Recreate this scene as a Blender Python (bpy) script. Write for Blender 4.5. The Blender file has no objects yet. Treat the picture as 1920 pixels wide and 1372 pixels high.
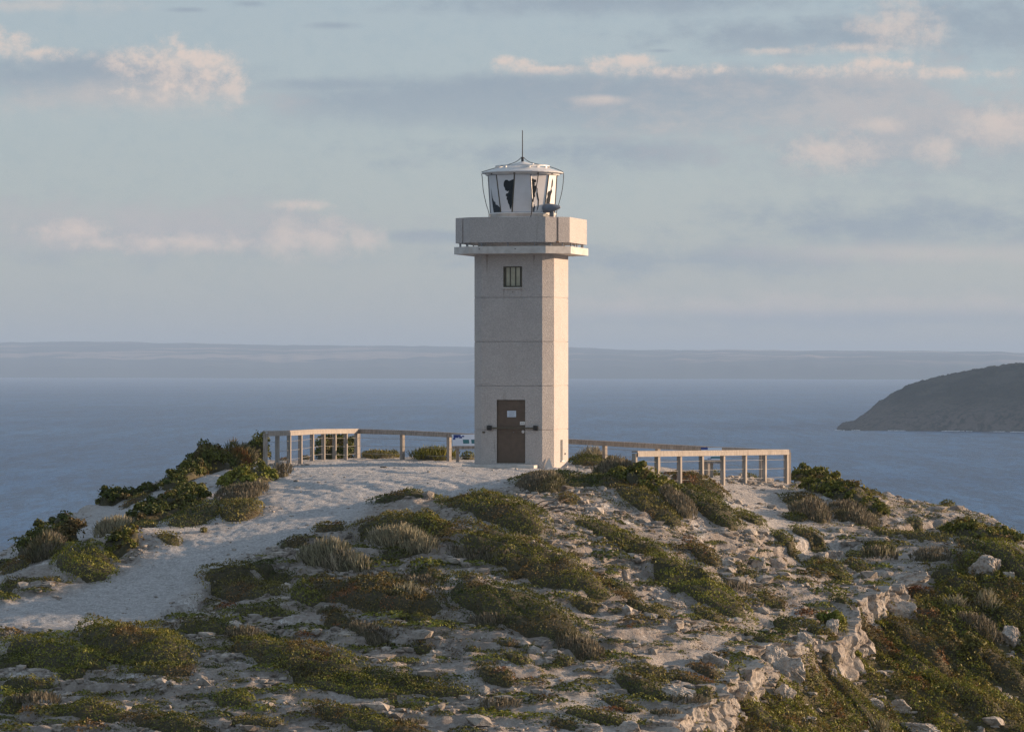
import bpy, bmesh, math, random
import numpy as np
from mathutils import Vector, Matrix

# ------------------------------------------------------------------ camera, sky, sun, exposure
R = math.radians
SC = bpy.context.scene
COL = SC.collection
F = 7195.0                                  # focal length in photo pixels (135 mm lens), horizon on row 686
SUN_AZ, SUN_EL = 17.0, 11.0                  # sun azimuth from +X towards +Y, elevation
SEA_Z = -80.0
cam_d = bpy.data.cameras.new('camera'); cam_d.sensor_width = 36; cam_d.lens = 36 * F / 1920
cam_d.clip_start = 1.0; cam_d.clip_end = 120000
cam = bpy.data.objects.new('camera', cam_d); COL.objects.link(cam)
cam.location = (0, 0, 0); cam.rotation_euler = (R(90), 0, 0)
SC.camera = cam
SC.view_settings.view_transform = 'Standard'; SC.view_settings.look = 'None'
SC.view_settings.exposure = 0.68; SC.view_settings.gamma = 1.0; SC.view_settings.use_curve_mapping = False
SC.render.engine = 'CYCLES'
SC.cycles.use_denoising = True; SC.cycles.denoising_prefilter = 'NONE'
SC.cycles.volume_bounces = 1
SC.cycles.max_bounces = 6

def nd(nt, typ, **kw):
    n = nt.nodes.new(typ)
    for k, v in kw.items():
        if k.startswith('i_'):
            key = k[2:]
            n.inputs[int(key) if key.isdigit() else key.replace('_', ' ')].default_value = v
        else:
            setattr(n, k, v)
    return n
def lk(nt, a, b): nt.links.new(a, b)
def math_n(nt, op, a, b=None, clamp=False):
    n = nt.nodes.new('ShaderNodeMath'); n.operation = op; n.use_clamp = clamp
    for i, v in enumerate((a, b)):
        if v is None: continue
        if isinstance(v, (int, float)): n.inputs[i].default_value = v
        else: nt.links.new(v, n.inputs[i])
    return n.outputs[0]
def mixc(nt, fac, a, b, typ='MIX'):
    n = nt.nodes.new('ShaderNodeMix'); n.data_type = 'RGBA'; n.blend_type = typ
    for idx, v in ((0, fac), (6, a), (7, b)):
        if isinstance(v, (int, float)): n.inputs[idx].default_value = v
        elif isinstance(v, tuple): n.inputs[idx].default_value = (v[0], v[1], v[2], 1)
        else: nt.links.new(v, n.inputs[idx])
    return n.outputs[2]
def ramp(nt, fac, lo, hi, smooth=True):
    n = nt.nodes.new('ShaderNodeMapRange'); n.interpolation_type = 'SMOOTHSTEP' if smooth else 'LINEAR'
    nt.links.new(fac, n.inputs[0]); n.inputs[1].default_value = lo; n.inputs[2].default_value = hi
    return n.outputs[0]

def make_world():
    w = bpy.data.worlds.new('World'); SC.world = w; w.use_nodes = True
    nt = w.node_tree; nt.nodes.clear()
    out = nd(nt, 'ShaderNodeOutputWorld'); bg = nd(nt, 'ShaderNodeBackground'); bg.inputs[1].default_value = 0.14
    sky = nd(nt, 'ShaderNodeTexSky'); sky.sky_type = 'NISHITA'; sky.sun_disc = False
    sky.sun_elevation = R(SUN_EL); sky.sun_rotation = R(90 - SUN_AZ)
    sky.air_density = 1.0; sky.dust_density = 0.6; sky.ozone_density = 2.0
    # clouds live in the sky's own directions: u = azimuth slope, v = elevation slope, in degrees-like units
    tc = nd(nt, 'ShaderNodeTexCoord'); sp = nd(nt, 'ShaderNodeSeparateXYZ'); lk(nt, tc.outputs['Generated'], sp.inputs[0])
    az = math_n(nt, 'ARCTAN2', sp.outputs[0], sp.outputs[1]); el = math_n(nt, 'ARCSINE', sp.outputs[2])
    U = math_n(nt, 'MULTIPLY', az, 7.195); V = math_n(nt, 'MULTIPLY', el, 7.195)      # thousands of photo pixels
    cb = nd(nt, 'ShaderNodeCombineXYZ'); lk(nt, U, cb.inputs[0]); lk(nt, V, cb.inputs[1])
    uv = cb.outputs[0]
    def noise(scale, sx, sy, detail=6, off=0.0, rough=0.55):
        m = nd(nt, 'ShaderNodeMapping'); lk(nt, uv, m.inputs[0]); m.inputs[3].default_value = (sx, sy, 1); m.inputs[1].default_value = (off, off * 1.7, off)
        n = nd(nt, 'ShaderNodeTexNoise'); n.inputs['Scale'].default_value = scale; n.inputs['Detail'].default_value = detail
        n.inputs['Roughness'].default_value = rough
        lk(nt, m.outputs[0], n.inputs[0]); return n.outputs['Fac']
    nz = noise(11, 1, 2.0, 10, 0.0, 0.66)
    nfine = noise(26, 1, 1.15, 10, 3.1, 0.68)
    nwarp = noise(5, 1, 1.4, 5, 9.3, 0.55)
    sv = nd(nt, 'ShaderNodeSeparateXYZ'); lk(nt, uv, sv.inputs[0])
    def blob(px, py, rx, ry, amp=0.9, soft=1.0, nn=None, fade=1.0):
        """one cloud: billowed crisp top edge, underside that dissolves"""
        if nn: rx *= 1.22; ry *= 1.35
        s = nd(nt, 'ShaderNodeVectorMath', operation='SUBTRACT'); lk(nt, uv, s.inputs[0])
        s.inputs[1].default_value = ((px - 960) / 1000, (686 - py) / 1000, 0)
        m = nd(nt, 'ShaderNodeVectorMath', operation='MULTIPLY'); lk(nt, s.outputs[0], m.inputs[0]); m.inputs[1].default_value = (1000 / rx, 1000 / ry, 0)
        l = nd(nt, 'ShaderNodeVectorMath', operation='LENGTH'); lk(nt, m.outputs[0], l.inputs[0])
        q = math_n(nt, 'MULTIPLY', math_n(nt, 'SUBTRACT', nn or nz, 0.5), amp * (5.5 if nn else 4.5))
        q = math_n(nt, 'ADD', q, math_n(nt, 'MULTIPLY', math_n(nt, 'SUBTRACT', nwarp, 0.5), 2.2 * amp))
        d = math_n(nt, 'ADD', l.outputs['Value'], q)
        n = nt.nodes.new('ShaderNodeMapRange'); n.interpolation_type = 'SMOOTHSTEP'
        lk(nt, d, n.inputs[0]); n.inputs[1].default_value = 1.0 + 0.35 * soft; n.inputs[2].default_value = 1.0 - 0.75 * soft
        y = nd(nt, 'ShaderNodeSeparateXYZ'); lk(nt, m.outputs[0], y.inputs[0])
        return math_n(nt, 'MULTIPLY', n.outputs[0], ramp(nt, math_n(nt, 'SUBTRACT', y.outputs[1], q), -1.15 * fade, 0.75))
    def union(lst):
        o = lst[0]
        for b in lst[1:]: o = math_n(nt, 'MAXIMUM', o, b)
        return o
    grey = union([blob(170, 160, 330, 58, .22, .8, fade=1.6), blob(1000, 195, 560, 62, .17, .6, fade=2), blob(1350, 200, 560, 78, .2, .7, fade=2), blob(1700, 260, 420, 110, .5, 1.2, fade=2),
                  blob(1500, 75, 330, 42, .5, 1.1, fade=2), blob(1830, 60, 200, 90, .5, 1.3, fade=2), blob(330, 440, 460, 60, .5, 1.3, fade=2),
                  blob(1150, 12, 420, 28, .4, 1.1, fade=2), blob(1300, 490, 420, 30, .6, 1.3, fade=2), blob(1700, 430, 380, 55, .6, 1.4, fade=2),
                  blob(820, 445, 220, 18, .5, 1.2, fade=2), blob(350, 24, 42, 6, .25, 1.2, fade=2), blob(625, 52, 50, 8, .25, 1.2, fade=2), blob(470, 12, 28, 7, .25, 1.2, fade=2),
                  blob(1240, 98, 30, 5, .25, 1.2, fade=2), blob(1560, 600, 500, 22, .6, 1.4, fade=2), blob(1130, 290, 330, 40, .6, 1.4, fade=2), blob(650, 165, 220, 20, .3, 1.0, fade=2)])
    lit = union([blob(15, 98, 46, 28, .25, .7, nfine, 1.4), blob(95, 110, 70, 12, .3, 1., nfine), blob(320, 128, 60, 36, .3, .8, nfine, 1.6), blob(395, 140, 50, 34, .3, .8, nfine, 1.6), blob(440, 165, 24, 34, .3, .8, nfine, 1.5),
                 blob(250, 100, 26, 7, .3, 1.1, nfine), blob(250, 180, 50, 10, .4, 1.2, nfine), blob(330, 175, 60, 22, .4, 1.1, nfine), blob(285, 125, 70, 26, .3, 1.0, nfine), blob(385, 170, 60, 30, .35, 1.0, nfine),
                 blob(965, 127, 40, 16, .25, .7, nfine), blob(1060, 134, 110, 8, .25, 1., nfine), blob(1165, 126, 62, 17, .3, .7, nfine), blob(1300, 139, 120, 12, .3, .9, nfine),
                 blob(1450, 136, 24, 10, .25, .8, nfine), blob(1560, 140, 90, 11, .3, .9, nfine), blob(1650, 132, 60, 15, .3, .8, nfine), blob(1770, 146, 130, 10, .3, 1., nfine)])
    litb = union([blob(1125, 190, 45, 8, .12, 1.2, nfine, 2), blob(1650, 240, 40, 13, .25, 1.3, nfine, 2), blob(1870, 245, 66, 32, .4, 1.3, nfine, 2), blob(1755, 292, 34, 22, .4, 1.3, nfine, 2),
                 blob(1690, 60, 60, 34, .5, 1.5, nfine, 2), blob(1560, 290, 70, 24, .5, 1.5, nfine, 2), blob(1450, 102, 50, 7, .4, 1.2, nfine), blob(1600, 97, 80, 10, .4, 1.2, nfine),
                 blob(535, 458, 36, 30, .3, 1.2, nfine, 1.8), blob(612, 448, 52, 26, .35, 1.2, nfine, 1.8), blob(680, 455, 40, 20, .35, 1.2, nfine, 1.8), blob(130, 440, 60, 16, .5, 1.3, nfine), blob(330, 462, 130, 16, .5, 1.3, nfine), blob(570, 388, 40, 9, .4, 1.2, nfine)])
    lit2 = union([blob(300, 430, 430, 52, .45, 1.3, fade=2), blob(300, 455, 380, 26, .45, 1.3, fade=2), blob(1700, 480, 300, 22, .6, 1.5, fade=2), blob(1500, 580, 500, 26, .8, 1.6, fade=2), blob(1650, 230, 420, 90, .8, 1.6, fade=2), blob(60, 20, 200, 16, .6, 1.5, fade=2), blob(230, 190, 300, 36, .6, 1.5, fade=2)])
    # the same sort of broken cloud over the rest of the sky
    far = math_n(nt, 'MULTIPLY', ramp(nt, noise(1.2, .5, 1.6, 8, 7.0), 0.5, 0.68), ramp(nt, el, 0.10, 0.16))
    base = mixc(nt, 1.0, sky.outputs[0], (0.86, 0.80, 0.86), 'MULTIPLY')
    # thin even veil that takes the yellow out of the low sky
    base = mixc(nt, 0.72, base, SKY_VEIL)
    c = mixc(nt, math_n(nt, 'MULTIPLY', grey, 0.8), base, SKY_GREY)
    c = mixc(nt, math_n(nt, 'MULTIPLY', lit2, 0.38), c, SKY_LIT)
    c = mixc(nt, math_n(nt, 'MULTIPLY', litb, math_n(nt, 'MULTIPLY', ramp(nt, nz, .2, .5), 0.72)), c, SKY_LIT)
    # billows inside the sunlit heads
    c = mixc(nt, math_n(nt, 'MULTIPLY', lit, math_n(nt, 'ADD', math_n(nt, 'MULTIPLY', ramp(nt, nfine, .62, .38), .55), .38)), c, SKY_LIT)
    c = mixc(nt, math_n(nt, 'MULTIPLY', far, 0.5), c, SKY_GREY)
    c = mixc(nt, ramp(nt, nfine, .42, .7), c, mixc(nt, 1.0, c, (.95, .97, .985), 'MULTIPLY'))
    lk(nt, c, bg.inputs[0]); lk(nt, bg.outputs[0], out.inputs[0])
SKY_VEIL = (1.70, 1.98, 2.24); SKY_GREY = (1.36, 1.63, 1.95); SKY_LIT = (3.35, 2.8, 2.5)
make_world()
S = Vector((math.cos(R(SUN_AZ)) * math.cos(R(SUN_EL)), math.sin(R(SUN_AZ)) * math.cos(R(SUN_EL)), math.sin(R(SUN_EL))))
sl = bpy.data.lights.new('sun', 'SUN'); sl.energy = 5.0; sl.angle = R(0.6); sl.color = (1.0, 0.70, 0.46)
so = bpy.data.objects.new('sun', sl); COL.objects.link(so); so.rotation_euler = S.to_track_quat('Z', 'Y').to_euler(); so.location = (40, 40, 60)

# ------------------------------------------------------------------ helpers
rng = np.random.default_rng(7)
random.seed(7)
_perm = np.random.default_rng(3).permutation(4096)
_ga = np.random.default_rng(4).random(4096) * 2 * np.pi
def perlin(x, y, seed=0):
    x = np.asarray(x, float) + seed * 17.31; y = np.asarray(y, float) - seed * 9.77
    xi = np.floor(x).astype(np.int64); yi = np.floor(y).astype(np.int64); fx = x - xi; fy = y - yi
    u = fx * fx * fx * (fx * (fx * 6 - 15) + 10); v = fy * fy * fy * (fy * (fy * 6 - 15) + 10)
    def g(i, j, dx, dy):
        a = _ga[_perm[(_perm[i & 4095] + j) & 4095]]
        return np.cos(a) * dx + np.sin(a) * dy
    a = g(xi, yi, fx, fy); b = g(xi + 1, yi, fx - 1, fy); c = g(xi, yi + 1, fx, fy - 1); d = g(xi + 1, yi + 1, fx - 1, fy - 1)
    return 1.45 * ((a + (b - a) * u) + ((c + (d - c) * u) - (a + (b - a) * u)) * v)
def fbm(x, y, oct=4, seed=0, gain=0.5):
    s = 0; a = 1; f = 1; t = 0
    for k in range(oct):
        s = s + a * perlin(x * f, y * f, seed + k * 3); t += a; a *= gain; f *= 2.03
    return s / t
def sstep(a, b, x):
    t = np.clip((x - a) / (b - a), 0, 1); return t * t * (3 - 2 * t)
def P(px, py, d): return Vector(((px - 960) / F * d, d, -(py - 686) / F * d))

def tag(o, label=None, cat=None, group=None, kind=None):
    if label: o['label'] = label
    if cat: o['category'] = cat
    if group: o['group'] = group
    if kind: o['kind'] = kind
    return o
def empty(name, loc, rz=0.0, label=None, cat=None, group=None):
    o = bpy.data.objects.new(name, None); COL.objects.link(o); o.location = loc; o.rotation_euler = (0, 0, rz)
    o.empty_display_size = 0.3
    return tag(o, label, cat, group)
def npmesh(name, V, Fa, mats, parent=None, smooth=False, midx=None):
    """V (n,3); Fa (m,k) ndarray, or list of such"""
    me = bpy.data.meshes.new(name)
    Fl = [np.asarray(f, np.int32) for f in (Fa if isinstance(Fa, list) else [Fa]) if len(f)]
    V = np.asarray(V, np.float32)
    me.vertices.add(len(V)); me.vertices.foreach_set('co', V.ravel())
    nl = sum(f.size for f in Fl); npoly = sum(len(f) for f in Fl)
    me.loops.add(nl); me.loops.foreach_set('vertex_index', np.concatenate([f.ravel() for f in Fl]))
    me.polygons.add(npoly)
    tot = np.concatenate([np.full(len(f), f.shape[1], np.int32) for f in Fl])
    st = np.concatenate([[0], np.cumsum(tot)[:-1]]).astype(np.int32)
    me.polygons.foreach_set('loop_start', st); me.polygons.foreach_set('loop_total', tot)
    me.polygons.foreach_set('use_smooth', np.full(npoly, smooth))
    for m in (mats if isinstance(mats, (list, tuple)) else [mats]): me.materials.append(m)
    if midx is not None: me.polygons.foreach_set('material_index', np.asarray(midx, np.int32))
    me.update(calc_edges=True); me.validate()
    o = bpy.data.objects.new(name, me); COL.objects.link(o)
    if parent is not None: o.parent = parent
    return o
class MB:
    """collects boxes, bars, tubes and prisms; build() links them as one mesh object"""
    def __init__(s): s.v = []; s.f = []
    def poly(s, pts, faces):
        n = len(s.v); s.v += [tuple(p) for p in pts]; s.f += [tuple(i + n for i in f) for f in faces]; return s
    def box(s, c, size, rz=0.0, bev=0.0):
        x, y, z = [k / 2 for k in size]; m = Matrix.Rotation(rz, 3, 'Z'); c = Vector(c)
        b = min(bev, x, y, z)
        pts = []
        if b > 0:
            rings = [(x - b, y - b, -z), (x, y, -z + b), (x, y, z - b), (x - b, y - b, z)]
            for (a, d, h) in rings: pts += [(-a, -d, h), (a, -d, h), (a, d, h), (-a, d, h)]
            fs = [(3, 2, 1, 0), (12, 13, 14, 15)]
            for r in range(3):
                for k in range(4): fs.append((r * 4 + k, r * 4 + (k + 1) % 4, r * 4 + 4 + (k + 1) % 4, r * 4 + 4 + k))
        else:
            pts = [(-x, -y, -z), (x, -y, -z), (x, y, -z), (-x, y, -z), (-x, -y, z), (x, -y, z), (x, y, z), (-x, y, z)]
            fs = [(3, 2, 1, 0), (4, 5, 6, 7), (0, 1, 5, 4), (1, 2, 6, 5), (2, 3, 7, 6), (3, 0, 4, 7)]
        return s.poly([c + m @ Vector(p) for p in pts], fs)
    def bar(s, a, b, w, h, up=(0, 0, 1)):
        a = Vector(a); b = Vector(b); d = (b - a).normalized(); side = d.cross(Vector(up)).normalized(); u = side.cross(d)
        pts = []
        for p in (a, b):
            for (i, j) in ((-1, -1), (1, -1), (1, 1), (-1, 1)): pts.append(p + side * (i * w / 2) + u * (j * h / 2))
        return s.poly(pts, [(0, 1, 2, 3), (7, 6, 5, 4), (0, 4, 5, 1), (1, 5, 6, 2), (2, 6, 7, 3), (3, 7, 4, 0)])
    def tube(s, pts, r, n=6, r2=None):
        pts = [Vector(p) for p in pts]; V = []; Fs = []
        for i, p in enumerate(pts):
            d = (pts[min(i + 1, len(pts) - 1)] - pts[max(i - 1, 0)]).normalized()
            ref = Vector((0, 0, 1)) if abs(d.z) < .9 else Vector((1, 0, 0))
            a = d.cross(ref).normalized(); b = d.cross(a)
            rr = r if r2 is None else r + (r2 - r) * i / (len(pts) - 1)
            for k in range(n): V.append(p + (a * math.cos(2 * math.pi * k / n) + b * math.sin(2 * math.pi * k / n)) * rr)
        for i in range(len(pts) - 1):
            for k in range(n): Fs.append((i * n + k, i * n + (k + 1) % n, i * n + n + (k + 1) % n, i * n + n + k))
        Fs.append(tuple(range(n - 1, -1, -1))); Fs.append(tuple(range((len(pts) - 1) * n, len(pts) * n)))
        return s.poly(V, Fs)
    def lathe(s, prof, n=24, c=(0, 0, 0), ph=0.0):
        V = []; Fs = []
        for (r, z) in prof:
            for k in range(n):
                a = 2 * math.pi * k / n + ph; V.append((c[0] + r * math.cos(a), c[1] + r * math.sin(a), c[2] + z))
        for i in range(len(prof) - 1):
            for k in range(n): Fs.append((i * n + k, i * n + (k + 1) % n, i * n + n + (k + 1) % n, i * n + n + k))
        return s.poly(V, Fs)
    def prism(s, poly, z0, z1, cap=True):
        n = len(poly); V = [(x, y, z0) for x, y in poly] + [(x, y, z1) for x, y in poly]
        Fs = [(k, (k + 1) % n, n + (k + 1) % n, n + k) for k in range(n)]
        if cap: Fs += [tuple(range(n - 1, -1, -1)), tuple(range(n, 2 * n))]
        return s.poly(V, Fs)
    def build(s, name, mat, parent=None, smooth=False):
        me = bpy.data.meshes.new(name); me.from_pydata([tuple(v) for v in s.v], [], s.f)
        for m in (mat if isinstance(mat, list) else [mat]): me.materials.append(m)
        if smooth:
            me.polygons.foreach_set('use_smooth', [True] * len(me.polygons))
        me.update()
        o = bpy.data.objects.new(name, me); COL.objects.link(o)
        if parent is not None: o.parent = parent
        return o

def new_mat(name):
    m = bpy.data.materials.new(name); m.use_nodes = True; nt = m.node_tree; nt.nodes.clear()
    out = nd(nt, 'ShaderNodeOutputMaterial'); b = nd(nt, 'ShaderNodeBsdfPrincipled'); lk(nt, b.outputs[0], out.inputs[0])
    return m, nt, b, out
def tnoise(nt, scale, detail=4, vec=None, rough=0.55, typ='Fac', coord='Object', sc=None):
    if vec is None:
        tc = nd(nt, 'ShaderNodeTexCoord'); vec = tc.outputs[coord]
    if sc:
        mp = nd(nt, 'ShaderNodeMapping'); lk(nt, vec, mp.inputs[0]); mp.inputs[3].default_value = sc; vec = mp.outputs[0]
    n = nd(nt, 'ShaderNodeTexNoise'); n.inputs['Scale'].default_value = scale; n.inputs['Detail'].default_value = detail; n.inputs['Roughness'].default_value = rough
    lk(nt, vec, n.inputs[0]); return n.outputs[typ]
def bump(nt, b, h, strength=0.5, dist=0.02, prev=None):
    n = nd(nt, 'ShaderNodeBump'); n.inputs['Strength'].default_value = strength; n.inputs['Distance'].default_value = dist
    lk(nt, h, n.inputs['Height'])
    if prev: lk(nt, prev, n.inputs['Normal'])
    if b: lk(nt, n.outputs[0], b.inputs['Normal'])
    return n.outputs[0]
def simple_mat(name, c1, c2=None, scale=8.0, rough=0.7, bumps=0.2, bd=0.01, metal=0.0, sc=None, detail=4):
    m, nt, b, out = new_mat(name)
    b.inputs['Roughness'].default_value = rough; b.inputs['Metallic'].default_value = metal
    n = tnoise(nt, scale, detail, sc=sc)
    lk(nt, mixc(nt, ramp(nt, n, 0.3, 0.7), c1, c2 or tuple(k * 0.7 for k in c1)), b.inputs[0])
    if bumps: bump(nt, b, n, bumps, bd)
    return m

# ------------------------------------------------------------------ terrain shape
CP = [  # photo column, photo row, distance: where the ground was read off
 (900,874,127),(1060,874,127),(978,869,131),(497,880,124.6),(585,865,131),(668,862,138),(754,862,136.5),(842,866,135),(1066,868,133),(1134,873,131),
 (1330,897,127),(1427,905,125),(1475,907,124),(1355,907,119),(1188,915,113),
 (978,905,113),(978,960,106),(978,1050,101),(978,1200,94),(978,1372,87),
 (700,900,115),(600,920,113),(500,950,110),(300,1010,106),(100,1090,102),(0,1160,98.5),(0,1260,93),(0,1372,87.5),(250,1190,96.5),(480,1200,95),(500,1372,87),
 (0,1048,110),(100,992,116),(190,958,119),(330,912,121),(430,885,122),(240,960,117),(60,1090,103.5),(160,1060,105),(420,985,108),(300,1120,101),(700,1000,105),(650,1100,99.5),
 (1560,922,125),(1660,935,125),(1780,950,122),(1830,972,117),(1920,1028,108),(2050,1100,103),
 (1300,950,113),(1400,1000,110),(1600,1000,113),(1750,1010,113),(1200,1060,103),(1500,1100,104),(1700,1080,107),(1850,1085,106),(1400,1180,98),(1560,1180,100),
 (1290,1372,88),(1700,1300,95),(2000,1290,97),(1900,1372,92),(-150,1120,104),(-150,1372,89),(800,950,109.5),(1480,950,117),(978,879,124),(978,888,120.5),(890,884,121),(1060,884,121),(850,880,124)]
def _xyz(px, py, d): p = P(px, py, d); return p.x, p.y, p.z
_C = np.array([_xyz(*c) for c in CP]); _n = len(_C)
def _phi(r2): return 0.5 * r2 * np.log(r2 + 1e-9)
_r2 = ((_C[:, None, :2] - _C[None, :, :2]) ** 2).sum(-1)
_A = np.zeros((_n + 3, _n + 3)); _A[:_n, :_n] = _phi(_r2) + np.eye(_n) * 3.0
_A[:_n, _n] = 1; _A[:_n, _n + 1:] = _C[:, :2]; _A[_n, :_n] = 1; _A[_n + 1:, :_n] = _C[:, :2].T
_W = np.linalg.solve(_A, np.concatenate([_C[:, 2], np.zeros(3)]))
def Hs(x, y):
    x = np.asarray(x, float); y = np.asarray(y, float); s = np.full(x.shape, _W[_n]) + _W[_n + 1] * x + _W[_n + 2] * y
    for k in range(_n): s = s + _W[k] * _phi((x - _C[k, 0]) ** 2 + (y - _C[k, 1]) ** 2)
    return s
YC_P = [-600, -200, 0, 100, 190, 330, 430, 497, 668, 842, 1066, 1330, 1475, 1560, 1660, 1780, 1830, 1920, 2100, 2500]
YC_D = [100, 107, 111, 117, 121, 123.5, 126, 135, 141, 139, 136, 130, 128, 128, 127.5, 124, 119.5, 111, 105, 100]
def line_sd(x, y, ln):
    best = np.full(np.shape(x), 1e9); sg = np.zeros(np.shape(x)); tt = np.zeros(np.shape(x)); m = len(ln) - 1
    for k in range(m):
        a = ln[k]; e = ln[k + 1] - a; t = np.clip(((x - a[0]) * e[0] + (y - a[1]) * e[1]) / (e ** 2).sum(), 0, 1)
        dx = x - a[0] - t * e[0]; dy = y - a[1] - t * e[1]; d = np.hypot(dx, dy); u = d < best
        best = np.where(u, d, best); sg = np.where(u, np.sign(dx * -e[1] + dy * e[0]), sg); tt = np.where(u, (k + t) / m, tt)
    ln_ = np.array(sorted([tuple(p) for p in ln])); sg = np.where(y < np.interp(x, ln_[:, 0], ln_[:, 1]), 1.0, -1.0)
    return best * sg, tt
BANKS = []
def banks(x, y):
    z = np.zeros(np.shape(x))
    for ln, dp in BANKS:
        d, t = line_sd(x, y, ln); d = d + .22 * perlin(x / .7, y / .7, 91) + .10 * perlin(x / .22, y / .22, 92)
        z = z - dp * sstep(-.04, .14, d) * sstep(2.6, .5, d) * sstep(0, .15, t) * sstep(1, .85, t)
    return z
def crest(x, y): return np.interp(960 + F * x / y, YC_P, YC_D)
LEDGE = np.array([_xyz(*c)[:2] for c in [(1790,1040,110),(1735,1075,107.5),(1700,1110,105),(1640,1125,104),(1585,1150,102),(1560,1200,99.5),(1500,1215,98),(1410,1250,95),(1350,1300,92),(1270,1372,88),(1150,1480,83)]])
def ledge_dist(x, y):
    """signed distance to the rock ledge, positive on its low side; and position along it 0..1"""
    x = np.asarray(x, float); y = np.asarray(y, float)
    best = np.full(x.shape, 1e9); sg = np.zeros(x.shape); tt = np.zeros(x.shape); m = len(LEDGE) - 1
    for k in range(m):
        a = LEDGE[k]; b = LEDGE[k + 1]; e = b - a; L = (e ** 2).sum()
        t = np.clip(((x - a[0]) * e[0] + (y - a[1]) * e[1]) / L, 0, 1)
        dx = x - a[0] - t * e[0]; dy = y - a[1] - t * e[1]; d = np.hypot(dx, dy)
        s = np.sign(dx * (-e[1]) + dy * e[0]); u = d < best
        best = np.where(u, d, best); sg = np.where(u, s, sg); tt = np.where(u, (k + t) / m, tt)
    sg = np.where(x > np.interp(y, LEDGE[::-1, 1], LEDGE[::-1, 0]), 1.0, -1.0)
    return best * sg, tt
LS = 1.0
_e = LEDGE[6] - LEDGE[4]
if -_e[1] * LS < 0: LS = -1.0      # (-ty, tx) * LS must point to the low side
def dprime(x, y, d): return d + 0.6 * perlin(x / 2.1, y / 2.1, 5) + 0.22 * perlin(x / .7, y / .7, 6)
def drop(x, y, rough=True):
    d, t = ledge_dist(x, y)
    if rough:
        d = dprime(x, y, d)
    fade = sstep(0.02, 0.3, t); m = .75 + (.75 * perlin(x / 3.6, y / 3.6, 9) if rough else 0)
    return -(fade * np.maximum(m, .15) * .72 * sstep(-0.06, 0.2, d) + 0.31 * np.clip(x - np.interp(y, LEDGE[::-1, 1], LEDGE[::-1, 0]), 0, 10) * sstep(114, 104, y))
def behind(x, y):
    s = np.maximum(0, y - crest(x, y)); r = np.maximum(0, x - (0.1334 * np.maximum(y, 60) + .5))
    return -np.where(s < 8, 0.07 * s * s, 4.48 + (s - 8) * 1.15) - np.where(r < 4, .10 * r * r, 1.6 + (r - 4) * .8)
def H0(x, y): return Hs(x, y) + drop(x, y, False) + behind(x, y)
def inpoly(px, py, poly):
    c = np.zeros(np.shape(px), bool); n = len(poly)
    for i in range(n):
        x1, y1 = poly[i]; x2, y2 = poly[(i + 1) % n]
        if y1 == y2: continue
        k = ((y1 > py) != (y2 > py)) & (px < (x2 - x1) * (py - y1) / (y2 - y1) + x1); c ^= k
    return c
def to_plan(poly):
    """photo outline -> outline on the ground plan"""
    return [tuple(hit(a, b)[:2]) for a, b in poly]
_ds = np.linspace(76, 150, 900)
def hit(px, py, full=False):
    x = (px - 960) / F * _ds; z = -(py - 686) / F * _ds; h = (Hf if full else H0)(x, _ds)
    k = np.argmax(h >= z)
    if h[k] < z[k]:
        k = int(np.argmin((z - h) / _ds))
    return np.array([x[k], _ds[k], h[k]])
PATH_PX = [(497,884),(520,905),(505,955),(440,980),(345,1015),(250,1050),(215,1085),(110,1112),(-60,1140),(-100,1200),(60,1178),(130,1185),(260,1182),(330,1140),(380,1095),(430,1055),(520,1035),(560,1010),(640,1000),(690,955),(760,935),(840,930),(950,915),(985,890),(1075,884),(1080,866),(880,860),(840,868),(754,864),(668,864),(585,868)]
TRAIL_PX = [(1070,880),(1110,930),(1200,965),(1300,990),(1420,985),(1440,1010),(1560,1040),(1650,1060),(1640,1095),(1560,1130),(1450,1165),(1330,1215),(1230,1235),(1100,1270),(960,1372),(1100,1400),(1150,1340),(1250,1260),(1400,1220),(1560,1150),(1700,1080),(1740,1050),(1640,1020),(1500,980),(1470,915),(1370,905),(1380,950),(1300,975),(1200,930),(1120,890)]
PATH = to_plan(PATH_PX); TRAIL = to_plan(TRAIL_PX)
for pl, dp in (([(700,1000),(640,1008),(590,1020),(545,1040)], .22), ([(560,1045),(470,1085),(400,1095),(365,1125),(310,1150),(270,1178)], .26), ([(1360,1035),(1440,1028),(1520,1010),(1600,1012)], .3), ([(1180,1055),(1290,1085),(1350,1110)], .2), ([(690,1185),(800,1200),(900,1205)], .22), ([(60,1290),(200,1290),(330,1300),(460,1290)], .16), ([(1640,1000),(1720,985),(1800,975)], .2)):
    q = [np.array(hit(a, b)[:2]) for a, b in pl]; q = q[::-1] if True else q; BANKS.append((q, dp))
# which side is low: the camera's side
for i, (q, dp) in enumerate(BANKS):
    mid = q[len(q) // 2]
    if line_sd(np.array([mid[0]]), np.array([mid[1] - .5]), q)[0][0] < 0: BANKS[i] = (q[::-1], dp)
SANDY = to_plan([(100,1000),(190,950),(330,902),(420,885),(500,880),(500,960),(420,990),(300,1030),(180,1010),(40,1080),(-60,1120),(-60,1060)])
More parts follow.
